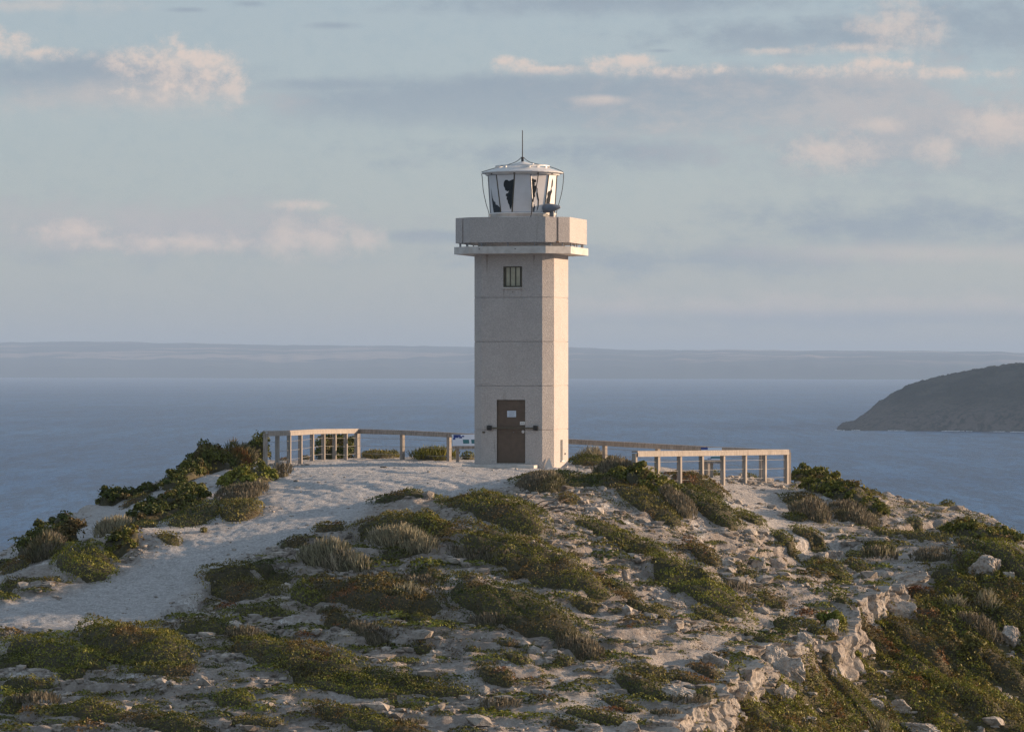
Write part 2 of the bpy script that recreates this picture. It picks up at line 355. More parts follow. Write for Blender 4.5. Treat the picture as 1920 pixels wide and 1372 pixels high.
# masks are kept on a 10 cm raster and blurred, so that edges are soft
GX0, GY0, GS = -26.0, 70.0, 0.12
_gx = np.arange(GX0, 26, GS); _gy = np.arange(GY0, 160, GS)
_GX, _GY = np.meshgrid(_gx, _gy)
def blur(a, n):
    for _ in range(3):
        for ax in (0, 1):
            c = np.cumsum(np.concatenate([np.repeat(a.take([0], ax), n + 1, ax), a, np.repeat(a.take([-1], ax), n, ax)], ax), ax)
            hi = c.take(range(2 * n + 1, c.shape[ax]), ax); lo = c.take(range(0, c.shape[ax] - 2 * n - 1), ax); a = (hi - lo) / (2 * n + 1)
    return a
_wx = _GX + 0.35 * perlin(_GX / 1.1, _GY / 1.1, 31); _wy = _GY + 0.5 * perlin(_GX / 1.3, _GY / 1.3, 32)
M_PATH = np.maximum(blur(inpoly(_wx, _wy, PATH).astype(float), 2), .9 * blur(inpoly(_wx, _wy, SANDY).astype(float), 4))
M_TRAIL = blur(inpoly(_wx, _wy, TRAIL).astype(float), 5)
def samp(M, x, y):
    u = np.clip((np.asarray(x) - GX0) / GS, 0, M.shape[1] - 1.001); v = np.clip((np.asarray(y) - GY0) / GS, 0, M.shape[0] - 1.001)
    i = u.astype(int); j = v.astype(int); a = u - i; b = v - j
    return (M[j, i] * (1 - a) + M[j, i + 1] * a) * (1 - b) + (M[j + 1, i] * (1 - a) + M[j + 1, i + 1] * a) * b
TOWER = P(978, 872, 128.3); TOWER.z = -3.315; TROT = R(-13.9)
HUMPS = []   # sand piled up under shrubs: (x, y, rx, ry, h)
def Hf(x, y):
    x = np.asarray(x, float); y = np.asarray(y, float)
    z = Hs(x, y) + behind(x, y) + drop(x, y, True) + banks(x, y)
    pm = samp(M_PATH, x, y); tm = samp(M_TRAIL, x, y)
    near_t = sstep(5.5, 3.0, np.hypot(x - TOWER.x, y - TOWER.y))
    plate = sstep(112, 118, y) * sstep(9.5, 8.0, x) * sstep(-9, -7.5, x)
    rock = np.clip(1 - pm - 0.85 * tm - near_t - 0.6 * plate, 0.04, 1)
    z = z + 0.16 * fbm(x / 4.5, y / 4.5, 3, 11) * (0.35 + 0.65 * rock)
    st = 0.26; t = z / st + 1.1 * fbm(x / 3, y / 3, 3, 12) + 0.12 * x; f = t - np.floor(t)
    am = rock * sstep(-0.05, 0.25, fbm(x / 5, y / 5, 2, 13) + 0.12)
    z = z + am * st * 0.95 * (sstep(.5, .95, f) - f)
    z = z + rock * (0.055 * (1 - np.abs(perlin(x / .9, y / .9, 14)) * 2) + 0.045 * perlin(x / .38, y / .38, 15) + 0.03 * (1 - 2 * np.abs(perlin(x / .2, y / .24, 16))))
    z = z + (1 - rock) * (0.016 * perlin(x / .9, y / .7, 17) + 0.020 * perlin(x / .35, y / .3, 18) + .014 * perlin(x / .16, y / .16, 20))
    # wheel ruts along the path
    z = z - pm * 0.05 * sstep(0.1, 0.5, perlin((x + .45 * y) / 1.1, (y - .45 * x) / 9, 19))
    for (hx, hy, rx, ry, hh) in HUMPS:
        z = z + hh * np.exp(-(((x - hx) / rx) ** 2 + ((y - hy) / ry) ** 2))
    zt = TOWER.z - 0.085
    z = z * (1 - sstep(3.4, 2.2, np.hypot(x - TOWER.x, y - TOWER.y))) + zt * sstep(3.4, 2.2, np.hypot(x - TOWER.x, y - TOWER.y))
    return np.maximum(z, SEA_Z - 3)
for (px, py, wpx, hh) in [(260,1015,70,.30),(110,1062,110,.3),(370,975,70,.25),(760,952,70,.28),(1250,950,150,.35),(1590,950,110,.3),(770,1010,110,.2),(620,1060,80,.2),(920,955,120,.2),(330,950,90,.2)]:
    p = hit(px, py); w = wpx / F * p[1]; HUMPS.append((p[0], p[1], w, w * 1.3, hh))

# ------------------------------------------------------------------ ground mesh
def axis(lo, f0, f1, hi, step, grow=1.18, big=3.0):
    a = list(np.arange(f0, f1, step)); s = step; v = a[-1]
    while v < hi: s = min(s * grow, big); v += s; a.append(v)
    s = step; v = f0; b = []
    while v > lo: s = min(s * grow, big); v -= s; b.append(v)
    return np.array(b[::-1] + a)
def ground_mat():
    m, nt, b, out = new_mat('limestone_ground'); b.inputs['Roughness'].default_value = 0.95; b.inputs['Specular IOR Level'].default_value = 0.15
    at = nd(nt, 'ShaderNodeAttribute', attribute_name='mask'); sp = nd(nt, 'ShaderNodeSeparateColor'); lk(nt, at.outputs['Color'], sp.inputs[0])
    path, trail, moss = sp.outputs[0], sp.outputs[1], sp.outputs[2]
    n1 = tnoise(nt, 0.55, 6); n2 = tnoise(nt, 3.0, 6, rough=.65); n3 = tnoise(nt, 14, 5, rough=.7); n4 = tnoise(nt, 45, 3)
    soil = mixc(nt, ramp(nt, n2, .35, .65), (.31, .265, .23), (.455, .41, .37))
    stone = mixc(nt, ramp(nt, n3, .35, .68), (.26, .24, .22), (.72, .69, .655))
    white = mixc(nt, ramp(nt, n3, .3, .6), (.6, .58, .56), (.82, .81, .79))
    v = nd(nt, 'ShaderNodeTexVoronoi', feature='F1'); v.inputs['Scale'].default_value = 7.0; tcv = nd(nt, 'ShaderNodeTexCoord'); lk(nt, tcv.outputs['Object'], v.inputs[0])
    peb = ramp(nt, v.outputs['Distance'], .42, .2)
    rocky = mixc(nt, math_n(nt, 'MULTIPLY', ramp(nt, n2, .40, .60), peb), soil, stone)
    rocky = mixc(nt, math_n(nt, 'MULTIPLY', ramp(nt, n1, .56, .68), ramp(nt, n3, .4, .6)), rocky, white)
    rocky = mixc(nt, math_n(nt, 'MULTIPLY', ramp(nt, n2, .56, .68), .55), rocky, (.13, .115, .08))     # lichen and litter in cracks
    sand = mixc(nt, ramp(nt, n2, .3, .7), (.395, .39, .39), (.54, .535, .535))
    n5 = tnoise(nt, 7, 5, rough=.75, sc=(.8, 1.3, 1))
    sand = mixc(nt, math_n(nt, 'MULTIPLY', ramp(nt, n3, .46, .6), .8), sand, (.70, .69, .68))
    sand = mixc(nt, math_n(nt, 'MULTIPLY', ramp(nt, n5, .54, .62), .6), sand, (.30, .28, .265))  # pale and dark flecks paint the streaky light and shade of rough sand
    sand = mixc(nt, math_n(nt, 'MULTIPLY', ramp(nt, n4, .58, .7), .5), sand, (.27, .24, .21))
    grav = mixc(nt, ramp(nt, n3, .42, .58), (.66, .625, .59), (.42, .385, .35))
    c = mixc(nt, math_n(nt, 'MULTIPLY', trail, .92), rocky, grav)
    c = mixc(nt, path, c, sand)
    c = mixc(nt, math_n(nt, 'MULTIPLY', moss, ramp(nt, n2, .22, .42)), c, (.13, .115, .065))
    lk(nt, c, b.inputs[0])
    q = bump(nt, None, n3, 1.0, 0.08); q2 = bump(nt, None, v.outputs['Distance'], 0.5, 0.05, q); bump(nt, b, n4, 0.7, 0.02, q2)
    return m
GROUND_M = ground_mat()
def build_ground():
    X = axis(-90, -20.5, 20.5, 90, 0.07); Y = axis(30, 80.0, 142, 230, 0.085)
    GX, GY = np.meshgrid(X, Y); Z = Hf(GX, GY); ny, nx = GX.shape
    V = np.stack([GX, GY, Z], -1).reshape(-1, 3); I = np.arange(nx * ny).reshape(ny, nx)
    Fa = np.stack([I[:-1, :-1], I[:-1, 1:], I[1:, 1:], I[1:, :-1]], -1).reshape(-1, 4)
    o = npmesh('ground', V, Fa, GROUND_M, smooth=True)
    tag(o, kind='structure')
    ld, lt = ledge_dist(GX, GY)
    moss = sstep(.05, .7, ld) * (lt > .02)
    cl = np.stack([samp(M_PATH, GX, GY), np.maximum(samp(M_TRAIL, GX, GY), 0.8 * sstep(112, 118, GY) * sstep(9.5, 8.0, GX)), moss, np.ones_like(GX)], -1).reshape(-1, 4).astype(np.float32)
    ca = o.data.attributes.new('mask', 'FLOAT_COLOR', 'POINT'); ca.data.foreach_set('color', cl.ravel())
build_ground()

def rock_mat():
    m, nt, b, out = new_mat('weathered_limestone'); b.inputs['Roughness'].default_value = .92; b.inputs['Specular IOR Level'].default_value = .15
    geo = nd(nt, 'ShaderNodeNewGeometry'); n1 = tnoise(nt, 1.6, 6, geo.outputs['Position'], .65); n2 = tnoise(nt, 9, 6, geo.outputs['Position'], .7); n3 = tnoise(nt, 30, 4, geo.outputs['Position'])
    c = mixc(nt, ramp(nt, n1, .35, .65), (.33, .285, .245), (.46, .425, .38)); c = mixc(nt, math_n(nt, 'MULTIPLY', ramp(nt, n2, .5, .62), .8), c, (.19, .17, .15))
    c = mixc(nt, math_n(nt, 'MULTIPLY', ramp(nt, n1, .58, .7), .5), c, (.52, .41, .31))
    rr = nd(nt, 'ShaderNodeMapRange'); lk(nt, geo.outputs['Random Per Island'], rr.inputs[0]); rr.inputs[3].default_value = .7; rr.inputs[4].default_value = 1.2
    h = nd(nt, 'ShaderNodeHueSaturation'); lk(nt, c, h.inputs['Color']); lk(nt, rr.outputs[0], h.inputs['Value']); lk(nt, h.outputs[0], b.inputs[0])
    q = bump(nt, None, n2, .9, .05); bump(nt, b, n3, .6, .015, q); return m
M_ROCK = rock_mat()
def build_ledge():
    # the broken limestone face that fronts the drop into the gully: strata standing proud in turn, split by cracks
    seg = np.hypot(*np.diff(LEDGE, axis=0).T); L = np.concatenate([[0], np.cumsum(seg)]); U = np.arange(L[-1] * .16, L[-1], .045)
    bx = np.interp(U, L, LEDGE[:, 0]); by = np.interp(U, L, LEDGE[:, 1])
    k = np.ones(41) / 41; tx = np.gradient(np.convolve(np.pad(bx, 20, 'edge'), k, 'valid')); ty = np.gradient(np.convolve(np.pad(by, 20, 'edge'), k, 'valid')); n = np.hypot(tx, ty); tx, ty = tx / n, ty / n
    nx, ny = -ty * LS, tx * LS
    q = np.linspace(-1.6, 1.6, 90); DX = bx[:, None] + nx[:, None] * q; DY = by[:, None] + ny[:, None] * q
    dd, _ = ledge_dist(DX, DY); D2 = dprime(DX, DY, dd); i0 = np.argmax(D2 > 0, 1); off = q[i0]
    off = np.convolve(np.pad(off, 3, 'edge'), np.ones(7) / 7, 'valid')
    cx = bx + nx * off; cy = by + ny * off
    zt = Hf(cx - nx * .25, cy - ny * .25); zb = Hf(cx + nx * .55, cy + ny * .55); V = []
    rows = 34
    crack = np.clip(1 - np.abs(perlin(U / 1.3, U * 0, 201)) * 14, 0, 1); block = np.floor(U / 1.7 + 1.1 * perlin(U / 2.3, U * 0 + 4, 202))
    jit = _ga[(block.astype(int) * 37) & 4095] / 6.283
    for r in range(rows):
        v = r / (rows - 1); z = zt + .05 + (zb - .15 - zt - .05) * v
        hgt = z - 0; ly = (z + .35 * perlin(U / 2.5, U * 0, 203) + .14 * perlin(U / .6, z / .9, 208) + .3 * jit) / (.26 + .3 * jit); f = ly - np.floor(ly); lay = _ga[(np.floor(ly).astype(int) * 53 + block.astype(int) * 11) & 4095] / 6.283
        o = .10 + .22 * (lay - .35) + .16 * (jit - .5) - .22 * crack - .10 * np.clip(1 - f * 7, 0, 1) + .20 * perlin(U / .8, z / .55, 209) + .09 * perlin(U / .27, z / .2, 204) + .03 * perlin(U / .09, z / .08, 205) + .16 * v
        if r == 0: 
            V.append(np.stack([cx - nx * .55, cy - ny * .55, Hf(cx - nx * .55, cy - ny * .55) - .04], -1))
            V.append(np.stack([cx - nx * .25, cy - ny * .25, zt + .035 + .03 * perlin(U / .25, U * 0, 207)], -1))
        V.append(np.stack([cx + nx * o, cy + ny * o, z], -1))
    nr = len(V); V = np.concatenate(V); I = np.arange(len(V)).reshape(nr, len(U)); Fa = np.stack([I[:-1, :-1], I[:-1, 1:], I[1:, 1:], I[1:, :-1]], -1).reshape(-1, 4)
    tag(npmesh('rock_ledge', V, Fa, M_ROCK, smooth=False), 'broken layered limestone ledge between the gravel trail and the green gully', 'rock ledge')
build_ledge()

# ------------------------------------------------------------------ sea
def build_sea():
    m, nt, b, out = new_mat('sea_water')
    b.inputs['Roughness'].default_value = 0.35; b.inputs['IOR'].default_value = 1.33
    geo = nd(nt, 'ShaderNodeNewGeometry')
    pos = geo.outputs['Position']
    sl_ = tnoise(nt, 0.0005, 5, pos, sc=(.5, 1.6, 1))
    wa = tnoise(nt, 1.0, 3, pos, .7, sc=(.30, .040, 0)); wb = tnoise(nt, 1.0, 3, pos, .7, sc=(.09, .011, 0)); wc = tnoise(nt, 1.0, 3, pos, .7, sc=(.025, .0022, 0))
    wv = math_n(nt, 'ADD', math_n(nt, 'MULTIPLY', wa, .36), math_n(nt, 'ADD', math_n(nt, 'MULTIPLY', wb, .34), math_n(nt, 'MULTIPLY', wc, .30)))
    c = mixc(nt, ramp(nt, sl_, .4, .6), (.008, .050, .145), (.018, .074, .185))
    c = mixc(nt, ramp(nt, wv, .44, .57), mixc(nt, 1.0, c, (.45, .5, .55), 'MULTIPLY'), mixc(nt, 1.0, c, (1.6, 1.5, 1.4), 'MULTIPLY'))  # light and dark sides of the waves, painted into the water colour
    lk(nt, c, b.inputs[0]); b.inputs['Specular IOR Level'].default_value = .2
    n2 = tnoise(nt, 0.35, 4, pos, .7, sc=(1, .45, 1))
    q = bump(nt, None, wa, 1.0, 1.2); bump(nt, b, n2, 1.0, 1.2, q)
    ys = np.concatenate([[-3000, 150], np.geomspace(400, 46000, 60)]); xs = np.linspace(-1, 1, 25)
    V = [(x * max(4000, y * .9), y, SEA_Z) for y in ys for x in xs]; nx = len(xs)
    I = np.arange(len(V)).reshape(len(ys), nx)
    Fa = np.stack([I[:-1, :-1], I[:-1, 1:], I[1:, 1:], I[1:, :-1]], -1).reshape(-1, 4)
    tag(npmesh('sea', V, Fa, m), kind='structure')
build_sea()

# ------------------------------------------------------------------ far coast and headland
def build_coast():
    m, nt, b, out = new_mat('far_farmland'); b.inputs['Roughness'].default_value = 1.0; b.inputs['Specular IOR Level'].default_value = 0.0
    geo = nd(nt, 'ShaderNodeNewGeometry')
    n1 = tnoise(nt, 0.0011, 4, geo.outputs['Position'], sc=(.45, 1.0, 3)); n2 = tnoise(nt, 0.004, 4, geo.outputs['Position'], sc=(.6, 1, 4))
    sp = nd(nt, 'ShaderNodeSeparateXYZ'); lk(nt, geo.outputs['Position'], sp.inputs[0])
    hi = ramp(nt, sp.outputs[2], -10, 60)
    c = mixc(nt, math_n(nt, 'MULTIPLY', ramp(nt, n1, .50, .58), hi), (.03, .04, .03), (.34, .27, .21))
    c = mixc(nt, ramp(nt, n2, .55, .62), c, (.03, .035, .03))
    lk(nt, c, b.inputs[0])
    cols = np.concatenate([np.linspace(-5200, -520, 160), np.linspace(-500, 2420, 420), np.linspace(2440, 7000, 160)]); k = np.linspace(0, 1, 60)
    skyp = np.interp(cols, [-500, 0, 160, 340, 480, 700, 900, 1080, 1160, 1400, 1780, 1920, 2420], [640, 643, 641, 643, 647, 649, 650, 651, 656, 657, 659, 661, 664])
    shore = np.interp(cols, [-500, 0, 960, 1920, 2420], [26600, 26200, 24200, 22600, 22000])
    V = []
    for j, kk in enumerate(k):
        D = shore + kk * 9000 + 300 * perlin(cols / 150, np.full_like(cols, kk * 5), 41)
        top = (686 - skyp - 1.2 * fbm(cols / 60, cols * 0, 4, 42)) / F * (shore + 9000)
        fr = 70 + 40 * fbm(cols / 180, cols * 0 + 3, 3, 43) + 14 * perlin(cols / 40, cols * 0, 44)
        # front hills step up by kk=.12, fall back a little, then the plateau climbs to the skyline
        low = SEA_Z + fr * sstep(0, .1, kk) * (1 + .12 * perlin(cols / 70, cols * 0 + kk * 9, 45))
        z = low + (top - SEA_Z - fr) * (0.55 * sstep(.12, .5, kk + .06 * perlin(cols / 220, cols * 0 + 7, 46)) + .45 * sstep(.4, 1, kk)) + 7 * fbm(cols / 50, cols * 0 + kk * 14, 3, 47) * min(1, kk * 8)
        V.append(np.stack([(cols - 960) / F * D, D, z], -1))
    V = np.concatenate(V); I = np.arange(len(V)).reshape(len(k), len(cols))
    Fa = np.stack([I[:-1, :-1], I[:-1, 1:], I[1:, 1:], I[1:, :-1]], -1).reshape(-1, 4)
    tag(npmesh('distant_hills', V, Fa, m, smooth=True), kind='structure')
    # the near headland on the right
    m, nt, b, out = new_mat('headland_scrub'); b.inputs['Roughness'].default_value = 1.0; b.inputs['Specular IOR Level'].default_value = 0.0
    geo = nd(nt, 'ShaderNodeNewGeometry')
    n1 = tnoise(nt, 0.02, 6, geo.outputs['Position'], .65, sc=(1, .5, 2)); n2 = tnoise(nt, 0.1, 4, geo.outputs['Position'], .7)
    sp = nd(nt, 'ShaderNodeSeparateXYZ'); lk(nt, geo.outputs['Position'], sp.inputs[0])
    c = mixc(nt, ramp(nt, n1, .42, .62), (.024, .032, .026), (.052, .055, .045))
    low = math_n(nt, 'MULTIPLY', ramp(nt, sp.outputs[2], -30, -72), ramp(nt, n2, .35, .6))
    c = mixc(nt, math_n(nt, 'MULTIPLY', low, .7), c, (.14, .115, .10))
    lk(nt, c, b.inputs[0]); bump(nt, b, n2, 1.0, 4.0)
    cols = np.linspace(1540, 2700, 300); sk = np.interp(cols, [1548, 1560, 1580, 1602, 1625, 1650, 1680, 1710, 1760, 1810, 1860, 1920, 2100, 2400, 2700], [808, 802, 793, 788, 772, 752, 733, 719, 706, 696, 687, 680, 668, 655, 650])
    D0 = np.interp(cols, [1558, 1700, 1920, 2700], [4760, 4730, 4640, 4400]); k = np.linspace(0, 1, 70); V = []
    top = (686 - sk) / F * (D0 + 420)
    for kk in k:
        D = D0 + kk * 420 * np.clip((cols - 1538) / 40, .05, 1)
        prof = 0.22 * sstep(0, .08, kk) + .78 * np.sin(kk * np.pi / 2) ** 1.1 - 0
        z = SEA_Z + (top - SEA_Z) * np.minimum(1, prof) + (3.5 * fbm(cols / 14, cols * 0 + kk * 7, 4, 48) + 2.0 * perlin(cols / 5, cols * 0 + kk * 22, 49)) * min(1, kk * 10) * np.clip((cols - 1538) / 40, 0, 1)
        V.append(np.stack([(cols - 960) / F * D, D, z], -1))
    for kk in (1.4, 3):
        V.append(np.stack([(cols - 960) / F * (D0 + 420 * kk), D0 + 420 * kk, top - (kk - 1) * 60], -1))
    nr = len(V); V = np.concatenate(V); I = np.arange(len(V)).reshape(nr, len(cols))
    Fa = np.stack([I[:-1, :-1], I[:-1, 1:], I[1:, 1:], I[1:, :-1]], -1).reshape(-1, 4)
    tag(npmesh('headland', V, Fa, m, smooth=True), kind='structure')
    # surf at the headland's foot
    mf = simple_mat('sea_foam', (.75, .78, .8), (.6, .65, .7), .5, .8, 0)
    V = []; Q = []
    for i in range(90):
        c0 = 1570 + i * 4.2 + random.uniform(-2, 2)
        if perlin(np.array([c0 / 40.]), np.array([3.3]), 50)[0] < 0.0: continue
        D = float(np.interp(c0, [1558, 1700, 1920, 2700], [4760, 4730, 4640, 4400])) - random.uniform(2, 25); w = random.uniform(1, 4); L = random.uniform(4, 14)
        x = (c0 - 960) / F * D; n = len(V)
        V += [(x - w, D, SEA_Z + .4), (x + w, D - 2, SEA_Z + .4), (x + w * .8, D + L, SEA_Z + .8), (x - w * .7, D + L, SEA_Z + .8)]; Q.append((n, n + 1, n + 2, n + 3))
    tag(npmesh('surf', V, np.array(Q), mf), 'thin white surf along the foot of the headland', 'surf', kind='stuff')
build_coast()

# ------------------------------------------------------------------ lighthouse
def concrete_mat(name, tint=1.0):
    m, nt, b, out = new_mat(name); b.inputs['Roughness'].default_value = 0.9
    tc = nd(nt, 'ShaderNodeTexCoord')
    v = nd(nt, 'ShaderNodeTexVoronoi'); v.inputs['Scale'].default_value = 50.0; lk(nt, tc.outputs['Object'], v.inputs[0])
    sepc = nd(nt, 'ShaderNodeSeparateColor'); lk(nt, v.outputs['Color'], sepc.inputs[0])
    n1 = tnoise(nt, 1.3, 5, tc.outputs['Object']); n2 = tnoise(nt, 60, 3, tc.outputs['Object']); ns = tnoise(nt, 2.0, 4, tc.outputs['Object'], sc=(3, 3, .35))
    c = mixc(nt, ramp(nt, sepc.outputs[0], .1, .95), (.43 * tint, .402 * tint, .385 * tint), (.56 * tint, .528 * tint, .505 * tint))
    c = mixc(nt, ramp(nt, n1, .35, .7), c, mixc(nt, 1.0, c, (.93, .925, .925), 'MULTIPLY'))
    c = mixc(nt, math_n(nt, 'MULTIPLY', ramp(nt, ns, .62, .8), .45), c, (.22, .18, .15))
    lk(nt, c, b.inputs[0])
    q = bump(nt, None, v.outputs['Distance'], 0.7, 0.016); bump(nt, b, n2, 0.4, 0.01, q)
    return m
M_CONC = concrete_mat('exposed_aggregate_concrete')
M_SLAB = simple_mat('painted_concrete_slab', (.62, .60, .57), (.48, .46, .43), 4, .8, .25, .01)
M_WHITE = simple_mat('white_paint', (.78, .77, .75), (.66, .64, .62), 5, .45, .08, .005)
M_FILM = simple_mat('white_film_on_glass', (.76, .75, .76), (.70, .69, .69), 3, .5, .05, .003)
M_GLASSD = simple_mat('dark_lantern_glass', (.018, .02, .022), (.03, .032, .03), 6, .12, 0)
M_GLASSG = simple_mat('green_sheen_glass', (.20, .22, .16), (.42, .42, .34), 9, .15, 0)  # greenish sheen of reflected sky is put into the glass colour
M_DOOR = simple_mat('brown_steel_door', (.125, .088, .062), (.10, .07, .05), 6, .55, .1, .004)
M_BRONZE = simple_mat('bronze_window_frame', (.10, .085, .055), (.07, .06, .04), 8, .5, .1, .004)
M_PANE = simple_mat('louvre_glass', (.50, .48, .36), (.40, .38, .28), 5, .25, 0)
M_BLACK = simple_mat('black_iron', (.02, .02, .022), (.035, .033, .03), 12, .6, .1, .003)
M_CABLE = simple_mat('dark_cable', (.035, .035, .04), (.05, .05, .05), 12, .7, 0)
M_STEEL = simple_mat('grey_steel', (.28, .29, .31), (.2, .2, .21), 9, .45, .1, .003, metal=.3)
M_HORN = simple_mat('blue_grey_enamel', (.19, .22, .27), (.14, .16, .20), 7, .4, .1, .004)
M_NOTICE = simple_mat('white_notice_sheet', (.62, .70, .80), (.55, .62, .72), 9, .4, 0)
M_INK = simple_mat('grey_ink', (.12, .14, .18), (.08, .1, .14), 9, .6, 0)
M_STREAK = simple_mat('damp_streak', (.30, .26, .235), (.37, .34, .315), 14, .9, .3, .01)
M_RUST = simple_mat('rust_stain', (.12, .07, .04), (.2, .14, .1), 14, .9, 0)

def octo(W, c):
    """square with corners cut: W the face width, c the cut (plan)"""
    h = W / 2; k = h + c
    return [(-h, -k), (h, -k), (k, -h), (k, h), (h, k), (-h, k), (-k, h), (-k, -h)]
LH = empty('lighthouse', TOWER, TROT, 'square grey concrete lighthouse with cut corners, white lantern and brown door', 'lighthouse')
def build_lighthouse():
    K = 1 / 56.1
    W, C = 2.07, 0.325
    def shaft():
        mb = MB(); base = octo(W, C); g = 0.013
        ins = octo(W - 0.02, C - 0.0)
        ins = [(x * (1 - .018), y * (1 - .018)) for x, y in base]
        groove = [(872 - p) * K for p in (804, 722, 639.5, 557)]
        door = (-.515, .455, 0.10, 2.21); win = (-.275, .335, 5.97, 6.64)   # u0,u1,z0,z1 on the front face
        slot = (-.12, .22, .16, .86)                                           # on the right-hand face
        ops = {0: [door, win], 2: [slot]}
        ztop = 7.06
        for i in range(8):
            a = Vector((*base[i], 0)); b = Vector((*base[(i + 1) % 8], 0)); u = (b - a).normalized(); L = (b - a).length
            nrm = Vector((u.y, -u.x, 0)); mid = (a + b) / 2
            zs = {-0.6, ztop}; us = {-L / 2, L / 2}
            for gz in groove: zs |= {gz - g, gz + g}
            for o in ops.get(i, []): us |= {o[0], o[1]}; zs |= {o[2], o[3]}
            zs = sorted(zs); us = sorted(us)
            def inop(uc, zc): return any(o[0] < uc < o[1] and o[2] < zc < o[3] for o in ops.get(i, []))
            def ing(zc): return any(abs(zc - gz) < g for gz in groove)
            def pt(uu, z, inner):
                p = mid + u * (uu if not inner else uu * (1 - .018)) - nrm * (0.022 if inner else 0); return (p.x, p.y, z)
            for j in range(len(zs) - 1):
                zc = (zs[j] + zs[j + 1]) / 2; gi = ing(zc)
                for k in range(len(us) - 1):
                    if inop((us[k] + us[k + 1]) / 2, zc): continue
                    mb.poly([pt(us[k], zs[j], gi), pt(us[k + 1], zs[j], gi), pt(us[k + 1], zs[j + 1], gi), pt(us[k], zs[j + 1], gi)], [(0, 1, 2, 3)])
                    if gi:
                        for zz, fl in ((zs[j], 0), (zs[j + 1], 1)):
                            q = [pt(us[k], zz, False), pt(us[k + 1], zz, False), pt(us[k + 1], zz, True), pt(us[k], zz, True)]
                            mb.poly(q, [(0, 1, 2, 3) if not fl else (3, 2, 1, 0)])
            for o in ops.get(i, []):
                dp = .16 if o is not door else .09
                c4 = [(o[0], o[2]), (o[1], o[2]), (o[1], o[3]), (o[0], o[3])]
                out_ = [mid + u * a_ + Vector((0, 0, z_)) for a_, z_ in c4]; in_ = [p - nrm * dp for p in out_]
                for k in range(4): mb.poly([out_[k], out_[(k + 1) % 4], in_[(k + 1) % 4], in_[k]], [(3, 2, 1, 0)])
        return mb, base
    mb, base = shaft(); mb.build('shaft', M_CONC, LH)
    yf = -(W / 2 + C)          # front face plane (local)
    xr = (W / 2 + C)
    # door
    d = MB().box((-.03, yf + .075, 1.155), (.955, .03, 2.09)).build('door', M_DOOR, LH); d['label'] = 'brown steel door with two notices'
    MB().box((-.517, yf + .05, 1.16), (.026, .05, 2.12)).box((.455, yf + .05, 1.16), (.026, .05, 2.12)).box((-.03, yf + .05, 2.205), (.99, .05, .03)).box((-.03, yf + .05, .105), (.99, .06, .035)).build('frame', M_BRONZE, d)
    nb = MB().box((-.02, yf + .052, 1.74), (.30, .012, .225)).build('notice', M_NOTICE, d)
    # (sub-sub pieces are kept as their own meshes under the door: printed lines)
    ln = MB()
    ln.box((-.02, yf + .0445, 1.85), (.30, .003, .012))
    for k in range(5): ln.box((-.02 + random.uniform(-.01, .01), yf + .0445, 1.81 - k * .035), (.22 - .03 * (k % 2), .003, .006))
    ln.box((-.02, yf + .0445, 1.63), (.31, .003, .012)); ln.build('notice_print', M_INK, d)
    MB().box((.35, yf + .052, 1.43), (.17, .012, .11)).build('warning_plate', M_WHITE, d)
    lt = MB()
    for k in range(4): lt.box((.31 + k * .027, yf + .0445, 1.43), (.014, .003, .028))
    lt.build('plate_print', M_INK, d)
    a = [(0.37 + .05 * math.cos(t), 1.15 + .05 * math.sin(t)) for t in np.linspace(0, 2 * math.pi, 17)[:-1]]
    rs = MB(); rs.poly([(x, yf + .056, z) for x, z in a] + [(x, yf + .045, z) for x, z in a], [tuple(range(16, 32))] + [(k, (k + 1) % 16, 16 + (k + 1) % 16, 16 + k) for k in range(16)])
    rs.build('round_sticker', M_WHITE, d)
    MB().box((.36, yf + .043, 1.15), (.035, .003, .008), 0).box((.375, yf + .043, 1.16), (.008, .003, .035)).build('sticker_print', M_INK, d)
    MB().tube([(.05, yf + .06, 1.13), (.05, yf + .04, 1.13)], .012).build('peephole', M_STEEL, d)
    # security bar across the door
    sb = MB().box((.03, yf - .055, 1.27), (1.45, .03, .045)).build('security_bar', M_BRONZE, LH)
    for x in (-.76, .82):
        q = MB().box((x, yf - .045, 1.275), (.15, .09, .16), bev=.012).box((x, yf - .1, 1.275), (.07, .03, .07), bev=.008); q.build('bracket', M_BLACK, sb)
    MB().box((-.96, yf - .012, 1.13), (.085, .024, .055), bev=.004).build('vent', M_BRONZE, LH)
    # upper window with bars
    w = MB().box((.03, yf + .02, 6.63), (.63, .06, .035)).box((.03, yf + .02, 5.975), (.63, .07, .05)).box((-.27, yf + .02, 6.3), (.035, .06, .66)).box((.33, yf + .02, 6.3), (.035, .06, .66)).build('window', M_BRONZE, LH)
    MB().box((.03, yf + .06, 6.305), (.58, .02, .63)).build('glass', M_PANE, w)
    for x in (-.215, -.06, .125, .29): MB().box((x, yf + .02, 6.3), (.020, .03, .62)).build('window_bar', M_BLACK, w)
    MB().box((.03, yf - .03, 5.93), (.64, .08, .04)).build('sill', M_SLAB, w)
    MB().tube([(.03, yf + .01, 5.79), (.03, yf - .02, 5.79)], .014).build('bolt', M_BLACK, LH)
    # slot window low on the right-hand face
    s = MB().box((xr - .07, .05, .51), (.03, .12, .7)).build('slot_window', M_PANE, LH)
    MB().box((xr - .05, -.105, .51), (.06, .03, .7)).box((xr - .05, .205, .51), (.06, .03, .7)).box((xr + .015, .05, .15), (.1, .36, .04)).build('frame', M_WHITE, s)
    MB().tube([(xr - .01, .52, .38), (xr + .03, .52, .38)], .035).build('tap', M_BLACK, LH)
    # threshold slab
    MB().box((-.33, yf - .28, -.005), (2.45, .64, .11), bev=.01).build('doorstep', M_SLAB, LH)
